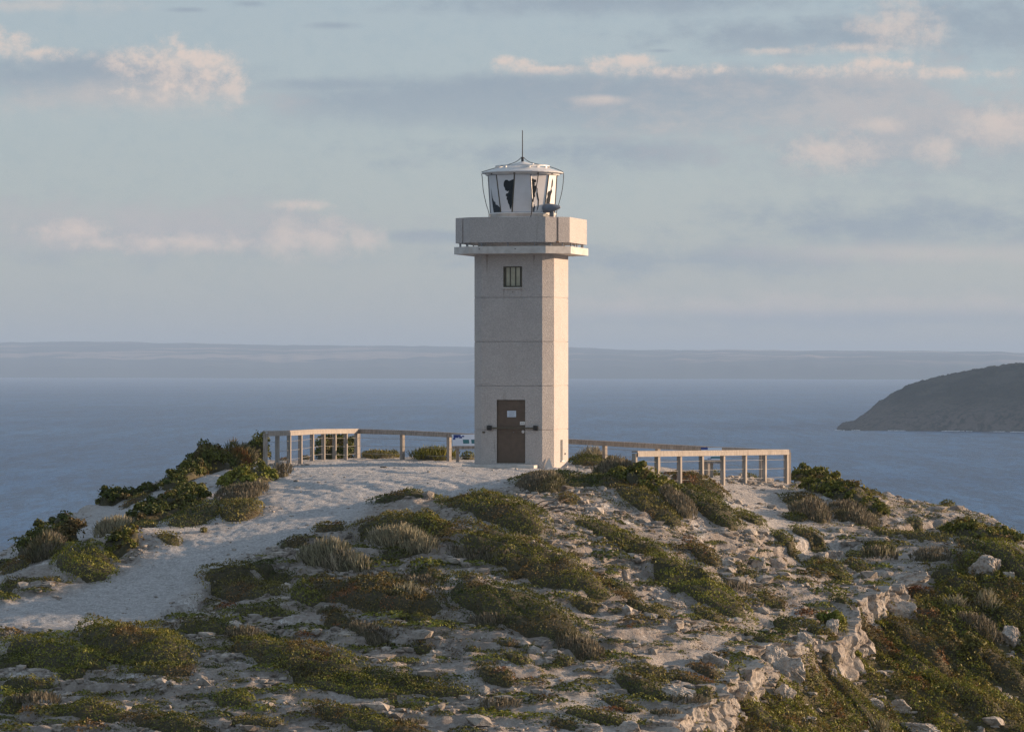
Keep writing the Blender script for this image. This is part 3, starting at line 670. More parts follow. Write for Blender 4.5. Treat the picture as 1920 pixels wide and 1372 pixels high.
    MB().prism([(x * 1.09, y * 1.09) for x, y in base], -.7, -.09).build('footing', M_SLAB, LH)
    mb = MB(); mb.poly([(W / 2 + .05, yf + .02, -.1), (W / 2 + .22, yf + .14, -.1), (W / 2 + .20, yf + .16, .30), (W / 2 + .07, yf + .0, -.0), (W / 2 + .35, yf + .1, -.1), (W / 2 + .24, yf + .05, -.1)], [(0, 5, 3), (5, 4, 2, 3), (3, 2, 1, 0), (4, 1, 2)])
    mb.build('mortar_heap', M_SLAB, LH)
    # gallery slab, curb, parapet
    gs = octo(2.60, 0.69)
    gl = MB().prism(gs, 7.06, 7.30).build('gallery_slab', M_SLAB, LH)
    for x in (-.95, .27): MB().tube([(x, -(1.30 + .69) + .01, 7.21), (x, -(1.30 + .69) - .02, 7.21)], .018).build('bolt', M_BLACK, gl)
    MB().prism([(x * 1.02, y * 1.02) for x, y in octo(1.75, .38)], 7.30, 7.45).prism(octo(1.5, .32), 7.44, 8.15).build('curb', M_CONC, gl)
    Wp, Cp = 2.56, .665; T = .11
    par = octo(Wp, Cp); inn = octo(Wp - .045, Cp - .07)
    inn = [(x * (1 - .06), y * (1 - .06)) for x, y in par]
    gap = .038
    # four parapet panels, split by a slot in the middle of every cut corner
    for q in range(4):
        i0 = (2 * q - 1) % 8; i1 = 2 * q; i2 = 2 * q + 1; i3 = (2 * q + 2) % 8
        def V2(p): return Vector((p[0], p[1]))
        oA, oB, oC, oD = V2(par[i0]), V2(par[i1]), V2(par[i2]), V2(par[i3]); nA, nB, nC, nD = V2(inn[i0]), V2(inn[i1]), V2(inn[i2]), V2(inn[i3])
        def midp(a, b): m_ = (a + b) / 2; return m_ + (b - a).normalized() * gap
        mo0 = midp(oA, oB); mo1 = (oC + oD) / 2 - (oD - oC).normalized() * gap; mi0 = midp(nA, nB); mi1 = (nC + nD) / 2 - (nD - nC).normalized() * gap
        MB().prism([mo0, oB, oC, mo1, mi1, nC, nB, mi0], 7.43, 8.27).build('parapet', M_CONC, LH)
    for i in range(8):
        a = Vector((*par[i], 0)) * .975; b = Vector((*par[(i + 1) % 8], 0)) * .975; L = (b - a).length
        for t in ((.14, .5, .86) if L > 1.5 else (.25, .75)):
            p = a.lerp(b, t); MB().box((p.x, p.y, 7.37), (.035, .035, .16)).build('stanchion', M_STEEL, gl)
    # lantern
    cx, cy = .03, 0.0
    LN = MB().lathe([(1.02, 8.25), (1.02, 8.24), (1.10, 8.26), (1.10, 8.40), (1.13, 8.41), (1.13, 8.46), (1.04, 8.46)], 36, (cx, cy, 0)).build('lantern', M_WHITE, LH, True)
    Rb, Rt, zb, zt = 61 * K, 67 * K, 8.455, 9.73
    edges_b = []; edges_t = []
    fwd = -math.pi / 2 - TROT      # direction of the camera in the tower's own frame
    for s6 in range(6):
        for e_b, e_t in ((18.7, 13.0), (41.3, 47.0)):
            edges_b.append(fwd + R(s6 * 60 + e_b)); edges_t.append(fwd + R(s6 * 60 + e_t))
    nE = 12
    vb = [Vector((cx + Rb * math.cos(a), cy + Rb * math.sin(a), zb)) for a in edges_b]; vt = [Vector((cx + Rt * math.cos(a), cy + Rt * math.sin(a), zt)) for a in edges_t]
    Mw = Matrix.Translation(TOWER) @ Matrix.Rotation(TROT, 4, 'Z'); Mi = Mw.inverted()
    def onplane(zx, zy, pl, off):
        """zoomed-photo point -> pane plane, in the tower's frame"""
        px = 830 + zx * 300 / 1524; py = 230 + zy * 300 / 1524
        o = Mi @ Vector((0, 0, 0)); q = Mi @ P(px, py, 100); dr = (q - o).normalized()
        n = (pl[1] - pl[0]).cross(pl[3] - pl[0]).normalized()
        if n.dot(dr) > 0: n = -n
        t = (pl[0] + n * off - o).dot(n) / dr.dot(n); return o + dr * t
    PATCH = {
      'B1': (10, [[(585,545),(597,530),(615,529),(630,540),(645,536),(660,528),(674,524),(672,580),(668,640),(664,700),(660,760),(650,815),(640,800),(634,770),(622,750),(618,725),(608,715),(612,690),(600,682),(604,662),(622,655),(632,634),(612,640),(604,628),(596,630),(592,606),(582,592),(580,570)]]),
      'A1': (9, [[(462,610),(468,660),(474,700),(486,735),(500,742),(505,765),(522,772),(535,785),(552,800),(552,845),(487,846),(478,790),(466,690)]]),
      'B2': (0, [[(840,520),(862,516),(868,524),(890,528),(892,548),(874,560),(884,574),(868,580),(892,586),(890,640),(878,660),(882,690),(870,700),(866,745),(858,740),(856,690),(848,620)],
                 [(896,600),(904,612),(904,640),(910,680),(918,720),(916,770),(906,810),(896,834),(900,800),(908,770),(909,730),(902,700),(894,660),(900,640)],
                 [(872,760),(880,790),(872,840),(862,842),(866,800)]]),
      'A2': (1, [[(1046,516),(1052,540),(1048,590),(1036,610),(1044,640),(1030,680),(1026,720),(1018,770),(1000,774),(986,770),(990,720),(1000,690),(998,660),(1008,640),(1028,632),(1036,590),(1040,548)]]),
    }
    pane_of = {}
    for i in range(nE):
        j = (i + 1) % nE; pl = [vb[i], vb[j], vt[j], vt[i]]
        pn = MB(); n = (pl[1] - pl[0]).cross(pl[3] - pl[0]).normalized()
        if n.dot(Vector((pl[0].x - cx, pl[0].y - cy, 0))) < 0: n = -n
        back = [p - n * .02 for p in pl]
        pn.poly(pl + back, [(0, 1, 2, 3), (7, 6, 5, 4), (0, 4, 5, 1), (1, 5, 6, 2), (2, 6, 7, 3), (3, 7, 4, 0)])
        pane_of[i] = (pl, n, pn)
    for i in range(nE):
        pl, n, pn = pane_of[i]
        glassy = i in (2,)
        po = pn.build('pane', M_GLASSG if glassy else M_FILM, LH)
        for key, (idx, polys) in PATCH.items():
            if idx != i: continue
            pb = MB()
            for poly in polys:
                pts = [onplane(x, y, pl, .006) for x, y in poly]; pts2 = [p - n * .004 for p in pts]; m_ = len(pts)
                pb.poly(pts + pts2, [tuple(range(m_))] + [(k, (k + 1) % m_, m_ + (k + 1) % m_, m_ + k) for k in range(m_)])
            pb.build('bare_glass', M_GLASSD, po)
    for i in range(nE):
        mu = MB().bar(vb[i], vt[i], .03, .035); mu.build('mullion', M_BRONZE if i % 3 else M_STEEL, LN)
    for ring in (vb, vt):
        rb = MB()
        for i in range(nE): rb.bar(ring[i], ring[(i + 1) % nE], .03, .035)
        rb.build('glazing_rail', M_STEEL, LN)
    MB().lathe([(1.12, 8.28), (1.16, 8.29), (1.16, 8.31), (1.12, 8.32)], 36, (cx, cy, 0)).build('handrail', M_WHITE, LN, True)
    zr = 9.73
    rf = MB().lathe([(1.0, zr + .0), (1.23, zr), (1.25, zr + .045), (1.25, zr + .06), (1.36, zr + .065), (1.37, zr + .085), (1.355, zr + .105), (.90, zr + .24), (.62, zr + .30), (.25, zr + .41), (.05, zr + .47), (0.0, zr + .475)], 40, (cx, cy, 0)).build('roof', M_WHITE, LH)
    rg = MB()
    for k in range(14):
        a = 2 * math.pi * k / 14 + .2
        if k % 7 == 3: continue
        p = Vector((cx + .88 * math.cos(a), cy + .88 * math.sin(a), zr + .275)); rg.box(p, (.10, .05, .10), a + math.pi / 2)
    rg.lathe([(.86, zr + .30), (.86, zr + .33), (.91, zr + .33), (.91, zr + .30), (.86, zr + .30)], 28, (cx, cy, 0))
    rg.build('roof_rail', M_WHITE, rf)
    for a in (-2.3, -1.55, -.9, -.4): MB().box((cx + 1.24 * math.cos(a), cy + 1.24 * math.sin(a), zr + .022), (.06, .03, .035), a + math.pi / 2).build('roof_clip', M_BLACK, rf)
    lad = MB(); a0 = R(-35)
    lad.bar((cx + .55 * math.cos(a0), cy + .55 * math.sin(a0), zr + .37), (cx + 1.0 * math.cos(a0 - .5), cy + 1.0 * math.sin(a0 - .5), zr + .25), .05, .04); lad.build('roof_strut', M_WHITE, rf)
    MB().lathe([(.045, zr + .46), (.045, zr + .60), (.022, zr + .62), (.018, zr + .70), (.014, 11.24), (0.004, 11.26)], 8, (cx, cy, 0)).build('lightning_rod', M_CABLE, LH, True)
    # cables: over the roof and down the sides
    def cab(pts, r=.012):
        cm = []
        P_ = [Vector(p) for p in pts]
        for i in range(len(P_) - 1):
            p0 = P_[max(i - 1, 0)]; p1 = P_[i]; p2 = P_[i + 1]; p3 = P_[min(i + 2, len(P_) - 1)]
            for k in range(6):
                t = k / 6; cm.append(0.5 * ((2 * p1) + (-p0 + p2) * t + (2 * p0 - 5 * p1 + 4 * p2 - p3) * t * t + (-p0 + 3 * p1 - 3 * p2 + p3) * t ** 3))
        cm.append(P_[-1]); MB().tube(cm, r, 5).build('cable', M_CABLE, LH, True)
    lft = fwd - math.pi / 2; rgt = fwd + math.pi / 2
    def pol(a, r, z): return (cx + r * math.cos(a), cy + r * math.sin(a), z)
    cab([pol(lft, .03, zr + .62), pol(lft, .16, zr + .50), pol(lft, .38, zr + .40), pol(lft, .9, zr + .26), pol(lft, 1.37, zr + .12)])
    cab([pol(lft, 1.365, zr + .06), pol(lft, 1.34, zr - .1), pol(lft, 1.31, 9.25), pol(lft + .05, 1.22, 8.8), pol(lft, 1.13, 8.5), pol(lft, 1.12, 8.25)])
    cab([pol(rgt, .03, zr + .62), pol(rgt, .16, zr + .50), pol(rgt, .38, zr + .41), pol(rgt, .9, zr + .30), pol(rgt, 1.3, zr + .15), pol(rgt, 1.37, zr + .05), pol(rgt, 1.36, zr - .25), pol(rgt, 1.31, 9.15), pol(rgt, 1.22, 8.8), pol(rgt, 1.14, 8.5), pol(rgt, 1.12, 8.25)])
    cab([pol(fwd + .40, 1.37, zr + .06), pol(fwd + .36, 1.30, 9.3), pol(fwd + .27, 1.22, 8.8), pol(fwd + .24, 1.25, 8.42), pol(fwd + .22, 1.16, 8.25)], .018)
    # horn-shaped lamp on the gallery
    hc = Vector(pol(fwd + .83, 1.25, 8.60)); ax = Vector((math.cos(rgt), math.sin(rgt), 0)); v_ = Vector((0, 0, 1)); w_ = ax.cross(v_)
    prof = [(-.30, .02), (-.285, .08), (-.24, .14), (-.15, .175), (.0, .18), (.08, .165), (.20, .12), (.34, .065), (.37, .05), (.375, .01)]
    hb = MB(); V = []; nn = 14
    for (t, r) in prof:
        t *= .9; r *= .86
        for k in range(nn): V.append(hc + ax * t + (v_ * math.cos(2 * math.pi * k / nn) + w_ * math.sin(2 * math.pi * k / nn)) * r + v_ * max(0, t) * .12)
    hb.poly(V, [(i * nn + k, i * nn + (k + 1) % nn, i * nn + nn + (k + 1) % nn, i * nn + nn + k) for i in range(len(prof) - 1) for k in range(nn)])
    h = hb.build('auxiliary_lamp', M_HORN, LH, True)
    V = []
    for (t, r) in ((-.015, .15), (.015, .15)):
        t *= .9; r *= .86
        for k in range(nn): V.append(hc + ax * t + (v_ * math.cos(2 * math.pi * k / nn) + w_ * math.sin(2 * math.pi * k / nn)) * r)
    MB().poly(V, [(k, (k + 1) % nn, nn + (k + 1) % nn, nn + k) for k in range(nn)]).build('clamp_ring', M_BLACK, h)
    MB().box(hc + ax * .06 - v_ * .2, (.12, .10, .18)).tube([hc - v_ * .14, hc - v_ * .36], .03).box(hc - v_ * .37, (.16, .16, .06)).build('bracket', M_STEEL, h)
    MB().tube([hc - v_ * .28, hc - v_ * .22 - ax * .12, hc - v_ * .32 - ax * .2, hc - v_ * .4 - ax * .2], .012).build('lead', M_CABLE, h)
    for (x, z, w_, h_) in ((-.27, 5.72, .05, .5), (.32, 5.80, .04, .3), (-.85, 6.72, .12, .62), (.75, 6.85, .10, .35)):
        n_ = 7; L_ = [(x + w_ * random.uniform(-.5, -.25) * (1 - k / n_), yf - .002, z + h_ / 2 - h_ * k / (n_ - 1)) for k in range(n_)]; R_ = [(x + w_ * random.uniform(.25, .5) * (1 - k / n_), yf - .002, z + h_ / 2 - h_ * k / (n_ - 1)) for k in range(n_)]
        MB().poly(L_ + R_, [(k, k + 1, n_ + k + 1, n_ + k) for k in range(n_ - 1)]).build('rust_streak', M_STREAK, LH)
    rm = MB(); rm.box((Wp / 2 + Cp / 2 + .004, -(Wp / 2 + Cp / 2) - .0, 7.44), (.1, .02, .05), R(45)); rm.build('rust_patch', M_RUST, LH)
build_lighthouse(); LH.scale = (1, 1, .994)

# ------------------------------------------------------------------ timber fences
def wood_mat():
    m, nt, b, out = new_mat('weathered_timber'); b.inputs['Roughness'].default_value = .85
    n = tnoise(nt, 3, 6, sc=(6, 6, .8), rough=.7); n2 = tnoise(nt, 1.1, 3)
    c = mixc(nt, ramp(nt, n, .3, .7), (.20, .18, .16), (.40, .365, .33)); c = mixc(nt, math_n(nt, 'MULTIPLY', ramp(nt, n2, .45, .65), .5), c, (.28, .25, .22))
    lk(nt, c, b.inputs[0]); bump(nt, b, n, .4, .01); return m
M_WOOD = wood_mat(); M_WIRE = simple_mat('galvanised_wire', (.42, .41, .39), (.3, .3, .29), 9, .5, 0, metal=.5)
def fence(name, label, posts, nwires=3, group='timber lookout fences'):
    """posts: (x, y, ztop); rails: z offset of cap"""
    c = Vector(posts[0]); root = empty(name, (c.x, c.y, float(Hf(c.x, c.y))), 0, label, 'fence', group)
    inv = Matrix.Translation(-root.location)
    gz = [float(Hf(p[0], p[1])) for p in posts]
    for i, p in enumerate(posts):
        a = Vector(posts[max(i - 1, 0)]); b = Vector(posts[min(i + 1, len(posts) - 1)]); rz = math.atan2(b.y - a.y, b.x - a.x)
        mb = MB().box(inv @ Vector((p[0], p[1], (p[2] - .07 + gz[i] - .25) / 2)), (.125, .125, p[2] - .07 - gz[i] + .25), rz, .006); mb.build('post', M_WOOD, root)
    for i in range(len(posts) - 1):
        a = inv @ Vector(posts[i]); b = inv @ Vector(posts[i + 1]); d = (b - a).normalized(); nrm = Vector((d.y, -d.x, 0))
        if nrm.y > 0: nrm = -nrm
        mb = MB(); e = .004
        mb.bar(a + d * e - Vector((0, 0, .02)), b - d * e - Vector((0, 0, .02)), .19, .045)
        mb.build('cap_rail', M_WOOD, root)
        MB().bar(a + d * e + nrm * .088 - Vector((0, 0, .105)), b - d * e + nrm * .088 - Vector((0, 0, .105)), .045, .12).build('side_rail', M_WOOD, root)
        w = MB()
        for k in range(nwires):
            f = .30 + .26 * k
            pa = a.copy(); pb = b.copy(); pa.z = (a.z) - (a.z + root.location.z - gz[i]) * f; pb.z = b.z - (b.z + root.location.z - gz[i + 1]) * f
            w.tube([pa, pb], .006, 5)
        w.build('wires', M_WIRE, root)
    return root
def PT(px, py, d): p = P(px, py, d); return (p.x, p.y, p.z)
lp = [(497.5,808,124.6),(520,807.5,126.3),(542,807,128),(563,806,129.6),(585,804.6,131.3),(606,804.2,133),(627,804,134.7),(648,803.8,136.4),(668,803.6,138)]
fence('timber_fence', 'sunlit close-posted timber fence left of the tower, receding from the shrubs', [PT(*p) for p in lp])
bp_ = [(671,804,138.1),(754.5,806.5,136.6),(842,810.7,135.1),(928,815.5,133.9),(1030,821,132.8),(1134,826.5,131.3),(1233.5,832,129.6),(1328,837,127.6),(1428,841.5,125.3),(1478,843.2,124.1)]
fence('timber_fence', 'long shaded timber fence passing behind the tower with widely spaced posts', [PT(*p) for p in bp_])
rp = [(1190,845.5,113),(1232,845.2,114.6),(1274,844.8,116.2),(1315,844.4,117.8),(1355,844,119.3),(1396,843.4,120.9),(1433,842.9,122.5),(1474,842.4,124)]
fence('timber_fence', 'sunlit timber fence with wires right of the tower above the brown shrub', [PT(*p) for p in rp])

# ------------------------------------------------------------------ information boards
M_PANEL = simple_mat('white_printed_panel', (.70, .76, .84), (.64, .70, .8), 4, .4, 0)
M_BLUE = simple_mat('blue_print', (.02, .045, .22), (.03, .06, .28), 6, .4, 0); M_TEAL = simple_mat('teal_photo_print', (.02, .12, .17), (.05, .2, .2), 20, .4, 0)
def info_board(label, px, py, d, w, rz, cells, marks, legs):
    c = P(px, py, d); g = float(Hf(c.x, c.y)); root = empty('information_board', (c.x, c.y, g), rz, label, 'sign', 'information boards at the lookout')
    zt = c.z - g; tilt = R(48)
    def tp(u, v): return Vector((u, v * math.cos(tilt) - .25, zt - .17 + v * math.sin(tilt)))      # v up the slope
    def plate(u0, u1, v0, v1, off, th=.004):
        nrm = Vector((0, -math.sin(tilt), math.cos(tilt)))
        a = [tp(u0, v0), tp(u1, v0), tp(u1, v1), tp(u0, v1)]; A = [p + nrm * off for p in a]; B = [p - nrm * th for p in A]
        return (A + B, [(0, 1, 2, 3), (7, 6, 5, 4), (0, 4, 5, 1), (1, 5, 6, 2), (2, 6, 7, 3), (3, 7, 4, 0)])
    pn = MB().poly(*plate(-w / 2, w / 2, 0, .52, 0, .03)).build('panel', M_PANEL, root)
    b = MB()
    for m in marks: b.poly(*plate(*m, .006))
    b.build('printed_shape', M_BLUE, pn)
    b = MB()
    for m in cells: b.poly(*plate(*m, .007))
    b.build('picture', M_TEAL, pn)
    MB().bar(tp(-w / 2 - .04, -.04) + Vector((0, 0, -.03)), tp(w / 2 + .04, -.04) + Vector((0, 0, -.03)), .06, .10).bar(tp(-w / 2, .45) + Vector((0, 0, -.08)), tp(w / 2, .45) + Vector((0, 0, -.08)), .05, .07).build('frame', M_WOOD, root)
    for u in legs: MB().box((u, -.18, (zt - .2 - .2) / 2), (.10, .10, zt - .2 + .2)).build('leg', M_WOOD, root)
info_board('white information board with blue shapes just left of the tower', 876, 826, 132.6, 1.05, R(8), [(-.16, .05, .1, .28), (.13, .34, .1, .28)], [(-.47, -.30, .36, .50), (-.42, -.22, .42, .50), (-.28, -.18, .34, .42), (-.18, -.10, .40, .46), (-.5, -.42, .28, .36)], (-.36, .36))
info_board('low information board with blue print behind the right-hand fence', 1334, 851.5, 123.0, .66, R(-4), [(-.02, .32, .06, .13)], [(-.34, -.12, .43, .52), (-.12, .0, .03, .06)], (-.2, .01, .36))

# ------------------------------------------------------------------ foliage
def leaf_mat(name, a, b_, c_=None, patch=1.6, trans=0.18, cth=(.52, .64)):
    m, nt, b, out = new_mat(name); b.inputs['Roughness'].default_value = .6; b.inputs['Specular IOR Level'].default_value = .25
    geo = nd(nt, 'ShaderNodeNewGeometry'); rnd = geo.outputs['Random Per Island']
    n = tnoise(nt, patch, 3, geo.outputs['Position']); n2 = tnoise(nt, patch * .6, 4, geo.outputs['Position'], rough=.6, sc=(1, .6, 1))
    c = mixc(nt, ramp(nt, n, .35, .65), a, b_)
    if c_: c = mixc(nt, ramp(nt, n2, *cth), c, c_)
    h = nd(nt, 'ShaderNodeHueSaturation'); lk(nt, c, h.inputs['Color'])
    vmul = nd(nt, 'ShaderNodeMapRange'); lk(nt, rnd, vmul.inputs[0]); vmul.inputs[3].default_value = .4; vmul.inputs[4].default_value = 1.65
    lk(nt, vmul.outputs[0], h.inputs['Value']); lk(nt, h.outputs[0], b.inputs[0])
    tr = nd(nt, 'ShaderNodeBsdfTranslucent'); lk(nt, h.outputs[0], tr.inputs[0]); mx = nd(nt, 'ShaderNodeMixShader'); mx.inputs[0].default_value = trans
    lk(nt, b.outputs[0], mx.inputs[1]); lk(nt, tr.outputs[0], mx.inputs[2]); lk(nt, mx.outputs[0], out.inputs[0]); return m
LM = {
 'green': leaf_mat('green_leaves', (.100, .112, .020), (.190, .180, .034), (.16, .11, .04)),
 'dark': leaf_mat('dark_green_leaves', (.060, .080, .018), (.130, .132, .028), (.14, .10, .04)),
 'bright': leaf_mat('bright_green_leaves', (.14, .155, .024), (.225, .222, .038), (.15, .14, .035)),
 'olive': leaf_mat('olive_leaves', (.14, .13, .036), (.21, .18, .045), (.18, .11, .045)),
 'rust': leaf_mat('rust_leaves', (.18, .12, .038), (.10, .105, .03), (.22, .10, .04), cth=(.55, .62)),
 'grey': leaf_mat('grey_twigs', (.15, .130, .090), (.19, .165, .115), (.12, .115, .06)),
 'silver': leaf_mat('silver_stems', (.30, .27, .18), (.24, .22, .14), (.36, .31, .22)),
}
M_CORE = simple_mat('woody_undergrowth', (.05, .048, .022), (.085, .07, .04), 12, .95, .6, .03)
M_BARK = simple_mat('grey_bark', (.13, .105, .085), (.2, .17, .14), 10, .9, .4, .01)
def leaves(pts, nrm, size, spiky=0.0, seed=0, ar=1.0, jit=.5):
    """a small quad for every point; nrm (n,3) the way it faces"""
    g = np.random.default_rng(seed); n = len(pts)
    d = nrm + g.normal(0, jit, (n, 3)); d /= np.linalg.norm(d, axis=1, keepdims=True)
    r = g.normal(0, 1, (n, 3)); a = np.cross(d, r); a /= np.linalg.norm(a, axis=1, keepdims=True); b = np.cross(d, a)
    s = size * g.uniform(.6, 1.35, (n, 1))
    if spiky:
        up = nrm * .5 + np.array([0, 0, 1.0]) + g.normal(0, .35, (n, 3)); up /= np.linalg.norm(up, axis=1, keepdims=True)
        side = np.cross(up, r); side /= np.linalg.norm(side, axis=1, keepdims=True)
        L = s * spiky
        V = np.stack([pts - side * s * .22, pts + side * s * .22, pts + up * L + side * s * .10, pts + up * L - side * s * .10], 1)
    else:
        V = np.stack([pts - a * s * .5, pts - b * s * .33 * ar, pts + a * s * .5, pts + b * s * .33 * ar], 1)
    return V.reshape(-1, 3), np.arange(n * 4).reshape(n, 4)
COVERED = []    # (x, y, a, b, shear) of every placed shrub
def footprint(px, py, w, h, tilt, up):
    base = hit(px, py + h * .5 * (1 - up) * .6 + h * up * .25); d = base[1]
    e = 1.0; sl_ = (H0(base[0], d + e) - H0(base[0], d - e)) / (2 * e)
    fs = max(.07, float(sl_) + (-base[2]) / d)
    a = w / 2 / F * d; b = min(max(h * (1 - up) / 2 / F * d / fs, a * .25), a * 1.6 + .3); Ht = h * up * 1.15 / F * d
    sh = -math.tan(R(tilt)) / max(fs, .16)
    return base, a, b, Ht, max(-1.6, min(1.6, sh))
def shrub(name, label, px, py, w, h, sp='green', tilt=0, up=.45, form='mat', cat='shrub', group=None, dens=1.0, seed=None, size=None):
    seed = seed if seed is not None else int(px * 7 + py * 13) % 99991
    w = w * 1.10; h = h * (1.25 if form == 'mat' else 1.12)
    if form == 'mat': up *= .78
    g = np.random.default_rng(seed); base, a, b, Ht, sh = footprint(px, py, w, h, tilt, up); COVERED.append((base[0], base[1], a, b, sh))
    Ht = max(Ht, .06)
    lump = .34 if form != 'small' else .2
    def surf(r, s, fr=1.0):
        """unit disc -> plan + height"""
        x = base[0] + a * r; y = base[1] + sh * a * r + b * s
        rho = np.hypot(r, s) * (1 + .22 * fbm(x / (a * .7 + .2), y / (a * .7 + .2), 2, seed % 50) * 1.6)
        dome = np.clip(1 - rho ** 2.2, 0, 1) ** (.85 if form == 'spiky' else .55)
        lm = 1 - np.abs(perlin(x / lump, y / lump, seed % 37)) * 1.5
        big = .72 + .45 * fbm(x / 1.1, y / 1.1, 2, seed % 41)
        l2 = 1 - np.abs(perlin(x / .15, y / .18, seed % 31)) * 1.6
        hz = dome * (Ht * fr * big * (.74 + .36 * lm) + .045 * l2 * min(1, Ht / .15))
        return x, y, hz, rho
    # core
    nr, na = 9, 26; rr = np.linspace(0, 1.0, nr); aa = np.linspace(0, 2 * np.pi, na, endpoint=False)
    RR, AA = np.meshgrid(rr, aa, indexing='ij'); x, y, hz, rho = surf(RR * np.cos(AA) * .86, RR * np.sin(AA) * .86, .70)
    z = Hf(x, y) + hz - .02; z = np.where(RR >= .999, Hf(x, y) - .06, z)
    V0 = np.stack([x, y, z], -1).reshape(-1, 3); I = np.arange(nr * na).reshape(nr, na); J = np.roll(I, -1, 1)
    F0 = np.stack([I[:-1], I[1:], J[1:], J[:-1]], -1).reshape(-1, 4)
    # leaves
    area = math.pi * a * (b + Ht)
    sz = size or (.050 if form == 'mat' else .085 if form == 'bush' else .05)
    N = int(min(36000, max(160, dens * area * 3.0 / (sz * sz) * (.5 if form != 'spiky' else .34))))
    t = g.random(N * 3) ** .5 * 1.04; ph = g.random(N * 3) * 2 * np.pi; r_, s_ = t * np.cos(ph), t * np.sin(ph); e = .04
    _, _, h0, _ = surf(r_, s_); _, _, h1, _ = surf(r_ + e / a, s_ - sh * e / b); _, _, h2, _ = surf(r_, s_ + e / b)
    wt = np.sqrt(1 + ((h1 - h0) / e) ** 2 + ((h2 - h0) / e) ** 2) + .6; k_ = g.random(N * 3) < wt / np.quantile(wt, .93) ; idx = np.flatnonzero(k_)[:N]; r_, s_ = r_[idx], s_[idx]; N = len(r_)
    x, y, hz, rho = surf(r_, s_)
    _, _, hx, _ = surf(r_ + e / a, s_ - sh * e / b); _, _, hy, _ = surf(r_, s_ + e / b)
    gz = Hf(x, y); nrm = np.stack([-(hx - hz) / e, -(hy - hz) / e, np.ones(N)], -1); nrm /= np.linalg.norm(nrm, axis=1, keepdims=True)
    keep = (rho < 1.02)
    z = gz + hz * (1 - .12 * g.random(N)) + .01
    pts = np.stack([x, y, z], -1)[keep] + nrm[keep] * g.uniform(-.01, .05, (keep.sum(), 1)); nrm = nrm[keep]
    if form == 'bush':   # foliage held in rounded clumps above bare stems
        nc = max(8, int(area * 9)); q = g.random(nc) ** .5 * .92; pa = g.random(nc) * 2 * np.pi
        x, y, hz, rho = surf(q * np.cos(pa), q * np.sin(pa)); ok = rho < 1; x, y, hz = x[ok], y[ok], hz[ok]; nc = len(x)
        lev = g.uniform(.45, 1.0, nc); C = np.stack([x, y, Hf(x, y) + hz * lev], -1); rad = g.uniform(.13, .24, nc) * min(1.2, max(.5, Ht))
        M = int(min(30000, nc * 150 * dens)); k = g.integers(0, nc, M); dr = g.normal(0, 1, (M, 3)); dr[:, 2] = np.abs(dr[:, 2]) * .8 - .25; dr /= np.linalg.norm(dr, axis=1, keepdims=True)
        p2 = C[k] + dr * rad[k][:, None] * g.uniform(.75, 1.08, (M, 1))
        sel = g.random(len(pts)) < .45
        pts = np.concatenate([pts[sel] , p2]); nrm = np.concatenate([nrm[sel], dr])
    V1, F1 = leaves(pts, nrm, sz, 4.2 if form == 'spiky' else (2.2 if sp == 'grey' else 0), seed, jit=.48 if form == 'mat' else .5)
    if form == 'mat':    # scattered brighter shoots standing above the mat
        sel = g.random(len(pts)) < .05; V2, F2 = leaves(pts[sel], nrm[sel], sz * .8, 1.5, seed + 1)
        F2 = F2 + len(V1); V1 = np.concatenate([V1, V2]); F1 = np.concatenate([F1, F2])
    org = np.array([base[0], base[1], float(Hf(base[0], base[1]))])
    V1 = V1 - org
    root = npmesh(name, V1, F1, LM[sp])
    root.location = org
    tag(root, label, cat, group)
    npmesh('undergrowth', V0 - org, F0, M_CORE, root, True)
    if form == 'bush':
        mb = MB()
        for k in range(9):
            an = g.uniform(0, 6.28); r_ = g.uniform(.3, .75)
            e_ = np.array(surf(np.array([r_ * math.cos(an)]), np.array([r_ * math.sin(an)]))[:3]).ravel(); zz = float(Hf(e_[0], e_[1])) + e_[2] * .8
            p0 = Vector((base[0] + g.uniform(-.1, .1), base[1] + g.uniform(-.1, .1), org[2] - .05)); p1 = Vector((e_[0], e_[1], zz))
            mid = p0.lerp(p1, .5) + Vector((g.uniform(-.1, .1), g.uniform(-.1, .1), -.05)); mb.tube([p0 - Vector(org), mid - Vector(org), p1 - Vector(org)], .035, 5, .01)
        mb.build('stems', M_BARK, root)
    return root
